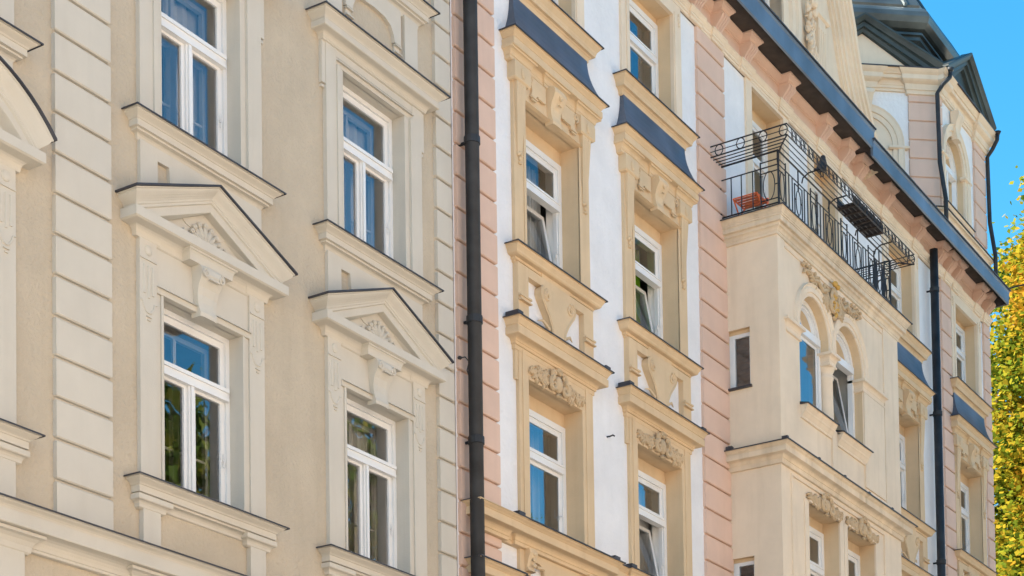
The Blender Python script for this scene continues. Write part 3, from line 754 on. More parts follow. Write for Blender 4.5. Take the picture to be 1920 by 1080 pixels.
obj("loose_cable", cb, PIPE, dp)
hk = MB(); hk.tube([(23.28, .0, 10.92), (23.28, -.06, 10.92), (23.31, -.08, 10.94), (23.36, -.08, 10.94)], .012, 5); obj("wall_hook", hk, PIPE, pink)

# ------------------------------------------------------------------ bay window
bay = MB()
A1, A2, AR, ASP = 28.76, 30.25, .62, 14.03
def arch_pts(cx, r, z, n=18): return [(cx - r*cos(pi*i/n), z + r*sin(pi*i/n)) for i in range(n+1)]
zt, zb, zm = 15.5, 11.6, 12.6
F = BYF
LW = [(28.34, 29.66), (30.0, 31.30)]
wall_with_holes(bay, BYL, BYR, 4.0, zb, [(a, b, 9.0, 11.10) for a, b in LW], F)
edges = [BYL, A1-AR, A1+AR, A2-AR, A2+AR, BYR]
bay.quad((BYL, F, zb), (BYR, F, zb), (BYR, F, zm), (BYL, F, zm))
for a, b, zl in ((edges[0], edges[1], zm), (edges[2], edges[3], 13.9), (edges[4], edges[5], zm)):
    bay.quad((a, F, zl), (b, F, zl), (b, F, zt), (a, F, zt))
for cx in (A1, A2):
    ap = arch_pts(cx, AR, ASP)
    for (xa, za), (xb, zb2) in zip(ap[:-1], ap[1:]): bay.quad((xa, F, za), (xb, F, zb2), (xb, F, zt), (xa, F, zt))
# left flank with two small openings, right flank, soffit
SW = [(-.43, -.02, 12.84, 13.80), (-.43, -.02, 9.05, 10.05)]
ys = [F, -.43, -.02, 0.0]; zsx = [4.0, 9.05, 10.05, 12.84, 13.80, zt]
for i in range(3):
    for j in range(5):
        if i == 1 and j in (1, 3): continue
        bay.quad((BYL, ys[i+1], zsx[j]), (BYL, ys[i], zsx[j]), (BYL, ys[i], zsx[j+1]), (BYL, ys[i+1], zsx[j+1]))
bay.quad((BYR, F, 4), (BYR, 0, 4), (BYR, 0, zt), (BYR, F, zt)); bay.quad((BYL, 0, 4), (BYR, 0, 4), (BYR, F, 4), (BYL, F, 4))
bayo = obj("bay_window", bay, CREAM2, pink)
for cx in (A1, A2):
    rv = MB(); ap = [(cx-AR, zm if cx == A1 else 13.9)] + arch_pts(cx, AR, ASP) + [(cx+AR, zm if cx == A2 else 13.9)]
    rv.strip([[(x, F, z) for x, z in ap], [(x, F+.24, z) for x, z in ap]]); obj("reveal", rv, CREAM, bayo)
for a, b in LW: rv = MB(); reveal(rv, a, b, 9.0, 11.10, F+.011, F+.3); obj("reveal", rv, CREAM, bayo)
for y0, y1, a, b in SW:
    rv = MB(); rv.quad((BYL, y1, a), (BYL+.16, y1, a), (BYL+.16, y1, b), (BYL, y1, b)); rv.quad((BYL, y0, a), (BYL, y0, b), (BYL+.16, y0, b), (BYL+.16, y0, a)); rv.quad((BYL, y0, b), (BYL, y1, b), (BYL+.16, y1, b), (BYL+.16, y0, b)); rv.quad((BYL, y0, a), (BYL+.16, y0, a), (BYL+.16, y1, a), (BYL, y1, a)); obj("reveal", rv, CREAM, bayo)
tr = MB()
# archivolts, imposts, piers, spandrel border
for cx in (A1, A2):
    rows = []
    for dr, pr in ((-.002, -.004), (0, .02), (.06, .022), (.065, .04), (.13, .045), (.16, .03), (.20, .06), (.215, -.004)):
        rows.append([(x, F-pr, z) for x, z in ([(cx-AR-dr, ASP-.1)] + arch_pts(cx, AR+dr, ASP) + [(cx+AR+dr, ASP-.1)])])
    tr.strip(rows)
IMP = [(.0, 0), (.03, .01), (.03, .04), (.015, .05), (.015, .10)] + curve(.02, .105, .07, .17, 'cavetto', 4) + [(.085, .175), (.085, .22), (0, .225)]
for a, b in ((BYL+.30, A1-AR+.0), (A1+AR, A2-AR), (A2+AR, 31.86)):
    tr.hood(a, b, 13.71, IMP, F, F+.24)
tr.box(A2+AR+.02, 31.84, F-.03, F+.02, 12.02, 13.71); tr.box(31.90, BYR-.006, F-.02, F+.02, 11.8, 15.3); tr.hood(A2+AR+.05, 31.86, 11.80, [(.08, 0), (.08, .06), (.05, .1), (.03, .18), (0, .2)], F)
tr.box(BYL+.006, BYL+.28, F-.012, F+.02, 11.8, 15.3); tr.box(A1+AR+.02, A2-AR-.02, F-.03, F+.02, 11.8, 12.62)
cl = MB(); cl.lathe((29.53, F+.135, 12.58), [(.10, 0), (.165, .01), (.165, .05), (.14, .08), (.132, .12), (.124, .92), (.14, .95), (.14, .98), (.126, 1.0), (.126, 1.05), (.15, 1.09), (.165, 1.14)], 24)
obj("column", cl, CREAM2, bayo, smooth=True)
mu = MB(); mu.box(A1+AR-.05, A2-AR+.05, F+.20, F+.36, zm, 13.95); mu.quad((A1+AR, F+.24, 13.9), (A1+AR, F, 13.9), (A2-AR, F, 13.9), (A2-AR, F+.24, 13.9)); mu.quad((A1-AR, F+.3, zm), (A1-AR, F, zm), (A2+AR, F, zm), (A2+AR, F+.3, zm)); obj("mullion", mu, CREAM2, bayo)
tr.run(BYL+.3, 31.86, 15.08, [(.0, 0), (.02, .005), (.02, .03), (0, .035)], F)
for (a, b), z in (((A1-AR-.02, A1+AR+.0), 12.66), ((A2-AR+.0, A2+AR+.05), 12.62)):
    tr.run(a, b, z, [(.0, -.22), (.03, -.215), (.03, -.18), (.07, -.12)] + curve(.08, -.11, .13, -.012, 'cyma', 4) + [(.14, -.01), (.14, 0), (-.3, .02)], F)
    c = MB(); c.run(a-.02, b+.02, z+.004, [(.10, -.0), (.165, -.012), (.165, .004), (.14, .01), (-.3, .05)], F); obj("sheet_cover", c, COVER, bayo)
# frames of the two windows below
for a, b in LW:
    tr.box(a-.16, a, F-.02, F+.01, 9.0, 11.12); tr.box(b, b+.16, F-.02, F+.01, 9.0, 11.12); tr.run(a, b, 11.10, [(0, 0), (.045, 0), (.05, .03), (.03, .045)], F)
for x in (BYL+.38, 31.75): tr.box(x-.02, x+.02, F-.03, F+.01, 9.0, 11.36)
tr.run(BYL+.36, 31.77, 11.36, [(0, 0), (.03, .003), (.03, .035), (0, .04)], F)
obj("bay_trim", tr, CREAM2, bayo)
dc = MB(); dc.hood(BYL, BYR, 11.76, [(.02, -.30), (.04, -.295), (.04, -.22)] + curve(.05, -.215, .10, -.16, 'cavetto', 4) + [(.165, -.155), (.17, -.145), (.17, -.07), (.155, -.065)] + curve(.16, -.06, .205, -.012, 'cyma', 5) + [(.22, -.01), (.22, 0), (-.02, .03)], F, 0.01)
mc = obj("bay_cornice", dc, WORN, bayo); c = MB(); c.hood(BYL, BYR, 11.764, [(.20, 0), (.245, -.014), (.245, .004), (.22, .012), (-.02, .06)], F, 0.01)
for x in (BYL-.18, 28.4, 29.5, 30.6, 31.7): c.box(x, x+.06, F-.2, F-.1, 11.77, 11.83)
c.box(BYL-.2, BYL-.12, -.16, -.06, 11.77, 11.84)
obj("sheet_cover", c, COVER, bayo)
for i, (a, b) in enumerate(LW): o = MB(); rocaille(o, (a+b)/2+.02, 11.205, F-.02, .74, .19, 70+i); obj("rocaille_relief", o, ORN, bayo)
# relief over the arcade
o = MB(); rc = (A1+A2)/2; rocaille(o, rc, 14.78, F-.03, .42, .26, 91)
for sg in (-1, 1):
    P = [(rc+sg*.25, 14.95), (rc+sg*.45, 14.88), (rc+sg*.62, 14.98), (rc+sg*.80, 14.93), (rc+sg*.98, 15.02), (rc+sg*1.16, 15.0)]
    o.tube([(x, F-.04, z) for x, z in P], [.035, .04, .035, .032, .026, .01], 6)
    rnd = random.Random(5)
    for x, z in P:
        for q in range(8): o.ball((x+rnd.uniform(-.11, .11), F-.03, z+rnd.uniform(-.09, .09)), .022, .035, .045, rnd.uniform(0, 3), 6, 4)
obj("garland_relief", o, ORN, bayo)
o = MB()
for q in range(16): a = q*2.4; o.ball((rc+.05*sqrt(q)*cos(a)*.6, F-.09, 14.76+.06*sqrt(q)*sin(a)*.8), .03, .03, .035, a, 6, 4)
o.ball((rc-.02, F-.1, 15.13), .07, .05, .05); o.ball((rc+.09, F-.1, 15.11), .05, .05, .045)
obj("ochre_relief", o, GOLD, bayo)
# windows of the bay
def arch_window(cx, tilt, seed):
    y = F+.15; r = AR; zs = zm; ztr = 14.10
    m = MB(); t = .085
    for dy0, ra, rb in ((0, r, r-t),):
        rows = [[(x, y, z) for x, z in arch_pts(cx, ra, ASP)], [(x, y, z) for x, z in arch_pts(cx, rb, ASP)], [(x, y+.09, z) for x, z in arch_pts(cx, rb, ASP)]]
        m.strip(rows)
    m.box(cx-r, cx-r+t, y, y+.09, zs, ASP); m.box(cx+r-t, cx+r, y, y+.09, zs, ASP); m.box(cx-r+t, cx+r-t, y, y+.09, zs, zs+.08)
    m.box(cx-r+.05, cx+r-.05, y-.025, y+.088, ztr-.07, ztr+.055)
    win = obj("window", m, FRAME, pink)
    a, b, c, d = cx-r+.095, cx+r-.095, zs+.085, ztr-.075; org = (cx, y+.05, c)
    s_ = MB(); s_.ring(a, b, c, d, .055, y+.03, y+.08); so = obj("sash", s_, FRAME, win, origin=org)
    p = MB(); p.quad((a+.05, y+.036, c+.05), (b-.05, y+.036, c+.05), (b-.05, y+.036, d-.05), (a+.05, y+.036, d-.05)); po = obj("pane", p, GLASS2 if tilt else GLASS, win, origin=org)
    if tilt: so.rotation_euler.x = po.rotation_euler.x = -tilt
    ap = [(x, z) for x, z in arch_pts(cx, r-.075, ASP) if z > ztr+.03]
    s_ = MB(); rows = [[(x, y+.02, z) for x, z in arch_pts(cx, r-.09, ASP)], [(x, y+.02, z) for x, z in arch_pts(cx, r-.135, ASP)], [(x, y+.07, z) for x, z in arch_pts(cx, r-.135, ASP)]]; s_.strip(rows); s_.box(cx-r+.13, cx+r-.13, y+.024, y+.07, ztr+.05, ztr+.10); obj("fanlight_sash", s_, FRAME, win)
    p = MB(); n = len(ap); p.add([(x, y+.05, z) for x, z in ap], [tuple(range(n))]); obj("pane", p, GLASS, win)
    rm = MB(); room_box(rm, cx-r-.05, cx+r+.05, zs-.3, ASP+r+.1, y+.095, y+.62); obj("room", rm, ROOM, win)
    c = MB(); drape(c, cx-.6, cx-.1, zs, ASP+.3, y+.26, .02, 4); obj("curtain", c, CURT, win)
arch_window(A1, 0, 1); arch_window(A2, radians(10), 2)
for i, (a, b) in enumerate(LW):
    pink_window((a+b)/2, 9.02, 11.10, 10.25, 50+i, y=F+.28, hw=(b-a)/2, head=.17, curt=(CURT, -1.1, 1.1), wide=1)
for (y0, y1, a, b), cm in zip(SW, (BROWNC, TUB)):
    X = BYL+.09; m = MB(); yo = y0
    def xbox(mm, ya, yb_, za, zb_, xa, xb): mm.box(xa, xb, ya, yb_, za, zb_)
    xbox(m, y0, y0+.05, a, b-.05, X, X+.06); xbox(m, y1-.10, y1, a, b-.05, X, X+.06); xbox(m, y0+.05, y1-.10, a, a+.05, X, X+.06); xbox(m, y0+.05, y1-.10, b-.11, b-.05, X, X+.06)
    win = obj("side_window", m, FRAME, pink)
    p = MB(); p.quad((X+.03, y1-.1, a+.05), (X+.03, y0+.05, a+.05), (X+.03, y0+.05, b-.1), (X+.03, y1-.1, b-.1)); obj("pane", p, GLASS2, win)
    h = MB(); xbox(h, y0, y1, b-.05, b, X-.01, X+.05); obj("lintel_infill", h, CREAM, win)
    c = MB(); rows = []
    for i in range(25):
        z = a + (b-a)*i/24
        rows.append([(X+.07+.012*sin(i*1.9+1.5*sin(pi*k/8)), y0+.02+(y1-y0-.06)*k/8, z-.05*sin(pi*k/8)) for k in range(9)])
    c.strip(rows); obj("curtain", c, cm, win)
    s_ = MB(); s_.box(BYL-.05, BYL+.1, y0-.03, y1+.015, a-.035, a); obj("sill", s_, COVER, win)

# balcony slab and railing
sl = MB(); sl.hood(BYL, BYR, 15.55, [(.0, -.36), (.03, -.355), (.03, -.31)] + curve(.04, -.305, .085, -.25, 'cavetto', 4) + [(.09, -.24), (.09, -.20), (.135, -.195), (.14, -.185), (.14, -.12), (.155, -.115), (.155, -.09)] + curve(.165, -.085, .205, -.014, 'cyma', 4) + [(.215, -.012), (.215, 0), (-.9, 0)], F, 0.01)
balc = obj("balcony", sl, WORN, pink)
c = MB(); c.hood(BYL, BYR, 15.554, [(.2, 0), (.238, -.012), (.238, .006), (-.9, .01)], F, .01); obj("sheet_cover", c, COVER, balc)
r = MB()
RX0, RX1, RY = 27.16, 32.05, -1.05
zb_, zt_, zh = 15.63, 16.25, 16.475
def bar(a, b, t=.011): r.tube([a, b], t, 4)
def railrun(P, Q):   # horizontal rails between two plan points
    for z, t in ((zb_, .014), (zt_, .012), (zh, .018)): bar((P[0], P[1], z), (Q[0], Q[1], z), t)
railrun((RX0, -.02), (RX0, RY)); railrun((RX0, RY), (RX1, RY)); railrun((RX1, RY), (RX1, -.02))
for P in ((RX0, RY), (RX1, RY)): bar((P[0], P[1], 15.56), (P[0], P[1], zh), .019)
bar((RX0, -.03, 15.56), (RX0, -.03, zh-.22), .014)
def ell(cx, cz, a, b, plane, n=18, t=.009):
    pts = []
    for i in range(n+1):
        u = cx + a*cos(2*pi*i/n); z = cz + b*sin(2*pi*i/n)
        pts.append((u, RY, z) if plane == 'f' else ((RX0, u, z) if plane == 'l' else (RX1, u, z)))
    r.tube(pts, t, 4, caps=False)
zc = (zb_+zt_)/2
# left and right flanks: plain bars, an oval framed panel at the corner
for pl, X in (('l', RX0), ('r', RX1)):
    for yy in (-.22, -.40, -.60): bar((X, yy, zb_), (X, yy, zt_))
    for yy in (-.74,): bar((X, yy, zb_), (X, yy, zt_+.1), .013)
    ell(-.885, zc, .10, .235, pl); bar((X, -1.03, zc), (X, -.985, zc)); bar((X, -.74, zt_-.09), (X, RY, zt_-.09)); bar((X, -.74, zb_+.08), (X, RY, zb_+.08)); bar((X, -.74, zt_+.09), (X, RY, zt_+.09))
# front: oval panels at each post, narrow bars and framed ovals between
posts = [RX0+.28, 28.45, 28.72, 29.75, 30.02, 31.0, 31.27, RX1-.28]
for x in posts: bar((x, RY, zb_), (x, RY, zt_+.12), .013)
for a, b in ((RX0, posts[0]), (posts[1], posts[2]), (posts[3], posts[4]), (posts[5], posts[6]), (posts[7], RX1)):
    ell((a+b)/2, zc, (b-a)/2*.62, .235, 'f'); bar((a, RY, zt_-.09), (b, RY, zt_-.09)); bar((a, RY, zb_+.08), (b, RY, zb_+.08)); bar((a, RY, zt_+.09), (b, RY, zt_+.09))
for a, b in ((posts[0], posts[1]), (posts[2], posts[3]), (posts[4], posts[5]), (posts[6], posts[7])):
    m_ = (a+b)/2; hw_ = (b-a)/2
    for k in (.25, .52): bar((m_-hw_*(1-k), RY, zb_), (m_-hw_*(1-k), RY, zt_)); bar((m_+hw_*(1-k), RY, zb_), (m_+hw_*(1-k), RY, zt_))
    ell(m_, zc-.02, .095, .2, 'f'); bar((m_, RY, zc+.18), (m_, RY, zh), .013)
    for sx in (-.15, .15): bar((m_+sx, RY, zb_), (m_+sx, RY, zt_-.06)); bar((m_+sx, RY, zc), (m_+sx*.63, RY, zc), .014)
    bar((m_-.15, RY, zt_-.06), (m_+.15, RY, zt_-.06)); bar((m_, RY, zb_), (m_, RY, zc-.22))
obj("railing", r, IRON, balc)
r = MB()
OX0, OX1, OY, OB, OT = 26.77, 32.42, -1.38, 16.47, 16.645
for k in range(1, 5):
    t = k/4; x0 = RX0+(OX0-RX0)*t; x1 = RX1+(OX1-RX1)*t; y = RY+(OY-RY)*t
    r.tube([(x0, -.04, OB), (x0, y, OB), (x1, y, OB), (x1, -.04, OB)], .010 if k < 4 else .013, 4)
r.tube([(OX0, -.04, OT), (OX0, OY, OT), (OX1, OY, OT), (OX1, -.04, OT)], .013, 4); r.tube([(OX0, -.04, OB+.085), (OX0, OY, OB+.085), (OX1, OY, OB+.085), (OX1, -.04, OB+.085)], .008, 4)
def ring3(c, ax, a, b):
    n = 14; pts = []
    for i in range(n+1):
        u = a*cos(2*pi*i/n); z = c[2]+b*sin(2*pi*i/n); pts.append((c[0]+u*ax[0], c[1]+u*ax[1], z))
    r.tube(pts, .009, 4, caps=False)
zr = (OB+OT)/2
for yy in (-.2, -.58, -.97, OY+.06):
    for X in (OX0, OX1): ring3((X, yy, zr), (0, 1), .07, .085)
x = OX0+.28
while x < OX1-.1:
    ring3((x, OY, zr), (1, 0), .06, .085); r.tube([(x-.1, OY, OB), (x-.1, OY, OT)], .007, 4); r.tube([(x+.1, OY, OB), (x+.1, OY, OT)], .007, 4); x += .335
for x in (RX0, 28.1, 29.2, 30.4, 31.3, RX1):
    dx = OX0-RX0 if x == RX0 else (OX1-RX1 if x == RX1 else 0)
    r.tube([(x, RY, zh-.16), (x+dx*.08, RY-.02, zh-.08), (x+dx*.35, RY-.12, OB-.015), (x+dx, OY, OB-.01)], .014, 4)
    if dx: r.tube([(x, RY, zh-.2), (x, RY, zh)], .022, 6)
obj("flower_basket", r, IRON, balc)
# things on the balcony
for i, (x0, x1, lb) in enumerate(((29.55, 30.22, "dark slatted planter crate hanging in the iron balcony basket, nearer the bird figure"), (30.24, 30.95, "dark slatted planter crate hanging in the iron balcony basket, farther from the bird figure"))):
    t = empty("planter_crate", ((x0+x1)/2, -1.21, 16.36), lb, "planter", "planter crates in the balcony basket")
    b = MB(); b.box(x0, x1, -1.36, -1.07, 16.475, 16.49)
    for k in range(4): b.box(x0+.005, x1-.005, -1.365, -1.35, 16.495+.035*k, 16.52+.035*k); b.box(x0+.005, x1-.005, -1.08, -1.065, 16.495+.035*k, 16.52+.035*k)
    obj("crate_body", b, TUB, t)
    for k in range(3): b = MB(); b.box(x0+.06+k*(x1-x0-.16)/2, x0+.1+k*(x1-x0-.16)/2, -1.375, -1.06, 16.452, 16.47); obj("crossbar", b, EAVE, t)
b = MB(); bx, by, bz = 28.42, -1.27, 16.49
b.tube([(bx-.16, by, bz+.05), (bx-.08, by, bz+.10), (bx, by, bz+.17), (bx+.05, by, bz+.25), (bx+.06, by, bz+.31), (bx+.06, by, bz+.36)], [.03, .06, .085, .07, .05, .035], 10)
b.ball((bx+.07, by, bz+.35), .05, .045, .045); b.tube([(bx+.11, by, bz+.35), (bx+.17, by, bz+.335)], [.018, .004], 5)
b.tube([(bx-.14, by, bz+.06), (bx-.3, by, bz+.0)], [.035, .02], 6); b.tube([(bx+.0, by-.02, bz+.1), (bx+.01, by-.02, bz)], .01, 4); b.tube([(bx+.0, by+.02, bz+.1), (bx+.01, by+.02, bz)], .01, 4)
tag(obj("bird_figure", b, TUB), "small black bird figure perched on the iron balcony basket", "ornament")
t = empty("folding_chair", (27.62, -.36, 15.565), "orange red folding chair standing behind the balcony railing", "chair")
cx_, z0 = 27.62, 15.565
def ctube(mm, a, b, rr=.013): mm.tube([a, b], rr, 5)
b = MB()
for k in range(5): b.box(cx_-.2+.085*k, cx_-.15+.085*k, -.56, -.16, z0+.43, z0+.442)
obj("seat", b, ORANGE, t)
for yy in (-.57, -.15):
    b = MB(); ctube(b, (cx_-.22, yy, z0), (cx_+.2, yy, z0+.45)); obj("leg", b, ORANGE, t)
    b = MB(); ctube(b, (cx_+.22, yy, z0), (cx_-.24, yy, z0+.44)); obj("leg", b, ORANGE, t)
b = MB(); ctube(b, (cx_-.2, -.57, z0+.43), (cx_+.2, -.57, z0+.43)); ctube(b, (cx_-.2, -.15, z0+.43), (cx_+.2, -.15, z0+.43)); ctube(b, (cx_-.24, -.58, z0+.44), (cx_-.24, -.14, z0+.44)); obj("seat_frame", b, ORANGE, t)
b = MB(); b.box(cx_+.2, cx_+.23, -.57, -.15, z0+.47, z0+.53); obj("backrest", b, ORANGE, t)

# balcony doors
for i, (a, b) in enumerate(DOORS):
    m = MB()
    for sg, x in ((-1, a), (1, b)):
        l, r_ = sorted((x, x+sg*.22)); m.box(l, r_, -.04, .02, 15.58, 18.46)
    m.box(a, b, -.04, .02, 18.40, 18.46)
    sur = obj("door_surround", m, CREAM2, pink); r = MB(); reveal(r, a, b, 15.58, 18.40, .0205, .3, False); obj("reveal", r, CREAM, sur)
    y = .27; m = MB(); m.ring(a, b, 15.58, 18.2, .09, y, y+.09); m.box(a+.08, b-.08, y-.02, y+.085, 17.45, 17.57); m.box((a+b)/2-.05, (a+b)/2+.05, y-.005, y+.085, 15.6, 17.46)
    d = obj("balcony_door", m, FRAME, pink)
    h = MB(); h.box(a, b, y+.02, y+.1, 18.2, 18.46); obj("lintel_infill", h, CREAM, d)
    for u, v, zz0, zz1 in ((a+.09, (a+b)/2-.05, 15.67, 17.45), ((a+b)/2+.05, b-.09, 15.67, 17.45), (a+.09, b-.09, 17.57, 18.11)):
        s_ = MB(); s_.ring(u, v, zz0, zz1, .05, y+.02, y+.07); obj("sash", s_, FRAME, d)
        p = MB(); p.quad((u+.04, y+.045, zz0+.04), (v-.04, y+.045, zz0+.04), (v-.04, y+.045, zz1-.04), (u+.04, y+.045, zz1-.04)); obj("pane", p, GLASS, d)
    r = MB(); room_box(r, a-.1, b+.1, 15.5, 18.5, y+.095, y+1.2); obj("room", r, ROOM, d)
    c = MB(); drape(c, a+.05, b-.05, 15.6, 18.1, y+.25, .025, 9); obj("curtain", c, CURT, d)

# ------------------------------------------------------------------ gable
GX, GZ = 29.12, 20.38
right = [(33.85, 19.12), (33.36, 19.67), (33.0, 20.15), (32.74, 20.58), (32.58, 20.95), (32.47, 21.27), (32.26, 21.72), (32.08, 22.2), (31.9, 23.0), (31.65, 23.8), (31.2, 24.5), (30.6, 25.1), (29.9, 25.4)]
outline = right + [(29.1, 25.5)] + [(2*29.1-x, z) for x, z in right[::-1]]
def ell_pt(a, b, t): return (GX + a*cos(t), GZ + b*sin(t))
def hit(t):      # ray from the oval centre to the outline
    dx, dz = cos(t), sin(t); best = 9e9
    n = len(outline)
    for i in range(n):
        (xa, za), (xb, zb2) = outline[i], outline[(i+1) % n]
        ex, ez = xb-xa, zb2-za; den = dx*ez - dz*ex
        if abs(den) < 1e-9: continue
        k = ((xa-GX)*ez - (za-GZ)*ex)/den; s_ = ((xa-GX)*dz - (za-GZ)*dx)/den
        if k > 0 and -1e-6 <= s_ <= 1+1e-6: best = min(best, k)
    return (GX + dx*best, GZ + dz*best)
n = 120
gb = MB()
ts = [2*pi*i/n for i in range(n+1)]
inner = [ell_pt(.72, 1.12, t) for t in ts]; outer = [hit(math.atan2(sin(t)*1.12, cos(t)*.72)) for t in ts]
gb.strip([[(x, .35, z) for x, z in inner], [(x, 0, z) for x, z in inner], [(x, 0, z) for x, z in outer], [(x, .8, z) for x, z in outer]])
gb.add([(x, .8, z) for x, z in outer[:-1]], [tuple(range(n-1, -1, -1))])
gab = obj("gable", gb, CREAM2, pink)
tr = MB()
rows = []
for k, pr in ((1.72, -.004), (1.69, .15), (1.62, .19), (1.52, .17), (1.48, .12), (1.33, .11), (1.29, .05), (1.08, .05), (1.0, .04), (1.0, -.3)):
    a, b = .72*k, 1.12*(1+(k-1)*.10); rows.append([(x, -pr, z) for x, z in (ell_pt(a, b, t) for t in ts)])
tr.strip(rows[::-1])
obj("oval_surround", tr, CREAM2, gab)
tr = MB(); rows = []
path = right
def off(path, d):
    out = []
    for i, (x, z) in enumerate(path):
        (xa, za), (xb, zb2) = path[max(i-1, 0)], path[min(i+1, len(path)-1)]
        tx, tz = xb-xa, zb2-za; L = sqrt(tx*tx+tz*tz); out.append((x + tz/L*d, z - tx/L*d))
    return out
prof = [(-.36, -.004), (-.35, .05), (-.30, .055), (-.29, .10), (-.22, .11), (-.21, .15), (-.14, .165), (-.12, .21), (-.07, .22), (-.06, .26), (-.01, .27), (.0, .31), (.05, .33), (.07, .31), (.07, -.6)]
rows = [[(x, -pr, z) for x, z in off(path, d)] for d, pr in prof]
tr.strip(rows); tr.strip([[(2*29.1-x, y, z) for x, y, z in r_] for r_ in rows][::-1])
tr.box(30.5, 32.2, -.06, .01, 18.95, 19.9) if False else None
obj("raking_moulding", tr, CREAM2, gab)
tr = MB()
tr.box(31.25, 31.58, -.10, .01, 19.12, 20.95)
for k in range(4): tr.tube([(31.29+.083*k, -.10, 19.13), (31.29+.083*k, -.10, 20.75)], .027, 6)
tr.hood(31.23, 31.6, 20.95, [(.1, 0), (.14, .03), (.14, .1), (.10, .12), (0, .12)])
obj("gable_pilaster", tr, CREAM2, gab)
tr = MB()
# hanging scroll and garland beside the oval window
OX, OZ = -.48, .22
tr.tube([(31.0+OX, -.2, 22.0+OZ), (31.12+OX, -.28, 21.6+OZ), (31.22+OX, -.30, 21.2+OZ), (31.25+OX, -.22, 20.95+OZ)], [.24, .25, .22, .12], 12)
for k in range(6): tr.tube([(31.0-.22+.09*k+OX, -.38, 22.0+OZ), (31.12-.2+.08*k+OX, -.48, 21.55+OZ), (31.25-.14+.06*k+OX, -.45, 21.05+OZ)], .02, 5)
tr.ball((31.45+OX, -.2, 20.98+OZ), .08, .07, .07); tr.ball((31.3+OX, -.2, 20.75+OZ), .1, .09, .12); tr.ball((31.38+OX, -.18, 20.6+OZ), .07, .07, .1)
rnd = random.Random(3)
for k in range(30):
    u = k/29; x = 31.3+OX + .34*u**1.3; z = 20.65+OZ-1.5*u
    for q in range(4): tr.ball((x+rnd.uniform(-.13, .13)*(1-.4*u), -.08-rnd.uniform(0, .06), z), .03, .05, .07, rnd.uniform(-.8, .8), 6, 4)
obj("garland_relief", tr, CREAM2, gab)
m = MB(); t0, t1 = ell_pt, None
rows = [[(x, .22, z) for x, z in (ell_pt(.72, 1.12, t) for t in ts)], [(x, .22, z) for x, z in (ell_pt(.62, 1.02, t) for t in ts)], [(x, .3, z) for x, z in (ell_pt(.62, 1.02, t) for t in ts)]]
m.strip(rows); m.box(GX-.03, GX+.03, .225, .27, GZ-1.05, GZ+1.05); m.box(GX-.66, GX+.66, .228, .27, GZ-.28, GZ-.22)
wn = obj("oval_window", m, FRAME, pink)
p = MB(); pts = [ell_pt(.63, 1.03, t) for t in ts[:-1]]; p.add([(x, .26, z) for x, z in pts], [tuple(range(len(pts)))]); obj("pane", p, GLASS, wn)
r = MB(); pts = [ell_pt(.72, 1.12, t) for t in ts[:-1]]; r.add([(x, .6, z) for x, z in pts], [tuple(range(len(pts)))]); obj("room", r, ROOM, wn)

# ------------------------------------------------------------------ corner turret
TA = radians(50)
tx0, tx1 = 37.92, 40.95
tw = MB(); ZB, ZT = 18.6, 22.6
CHL = 3.27
fc = (38.86, .62)     # arched opening: centre, radius
c50, s50 = cos(TA), sin(TA)
plan = [(tx0-CHL*c50, CHL*s50), (tx0, 0), (tx1, 0), (tx1+CHL*c50, CHL*s50), (tx1+CHL*c50, CHL*s50+3.0), (tx1, 2*CHL*s50+3.0), (tx0, 2*CHL*s50+3.0), (tx0-CHL*c50, CHL*s50+3.0)]
TC = (sum(p[0] for p in plan)/8, sum(p[1] for p in plan)/8)
for i in range(8):
    if i == 1: continue
    a, b = plan[i], plan[(i+1) % 8]; tw.quad((a[0], a[1], ZB), (b[0], b[1], ZB), (b[0], b[1], ZT), (a[0], a[1], ZT))
sp = 21.32; sb = 20.2
for a, b in ((tx0, fc[0]-fc[1]), (fc[0]+fc[1], tx1)): tw.quad((a, 0, ZB), (b, 0, ZB), (b, 0, ZT), (a, 0, ZT))
tw.quad((fc[0]-fc[1], 0, ZB), (fc[0]+fc[1], 0, ZB), (fc[0]+fc[1], 0, sb), (fc[0]-fc[1], 0, sb))
ap = arch_pts(fc[0], fc[1], sp)
for (xa, za), (xb, zb2) in zip(ap[:-1], ap[1:]): tw.quad((xa, 0, za), (xb, 0, zb2), (xb, 0, ZT), (xa, 0, ZT))
turret = obj("turret", tw, WHITE, pink)
def face_map(kind):
    if kind == 'front': return lambda v: v
    # local frame: x runs 0..CHL on the left chamfer, ending at the front corner
    return lambda v: (plan[0][0] + v[0]*c50 + v[1]*s50*1.0, plan[0][1] - v[0]*s50 + v[1]*c50, v[2])
fm = face_map('ch')
rv = MB(); ap2 = [(fc[0]-fc[1], sb)] + ap + [(fc[0]+fc[1], sb)]
rv.strip([[(x, 0, z) for x, z in ap2], [(x, .3, z) for x, z in ap2]]); rv.quad((fc[0]-fc[1], .3, sb), (fc[0]-fc[1], 0, sb), (fc[0]+fc[1], 0, sb), (fc[0]+fc[1], .3, sb))
obj("reveal", rv, CREAM, turret)
def archivolt(mb, cx, r, spz, zb0):
    rows = []
    for dr, pr in ((0, -.002), (0, .05), (.10, .05), (.11, .075), (.20, .08), (.24, .10), (.255, -.002)):
        rows.append([(x, -pr, z) for x, z in ([(cx-r-dr, zb0)] + arch_pts(cx, r+dr, spz) + [(cx+r+dr, zb0)])])
    mb.strip(rows)
    for sg in (-1, 1):
        a, b = sorted((cx+sg*r, cx+sg*(r+.25))); mb.hood(a, b, spz-.08, [(.06, 0), (.10, .02), (.10, .06), (.07, .08), (0, .08)])
    keystone(mb, cx, spz+r-.08, spz+r+.52, .36, .24, S_PROF, -.04)
tf = MB(); archivolt(tf, fc[0], fc[1], sp, sb)
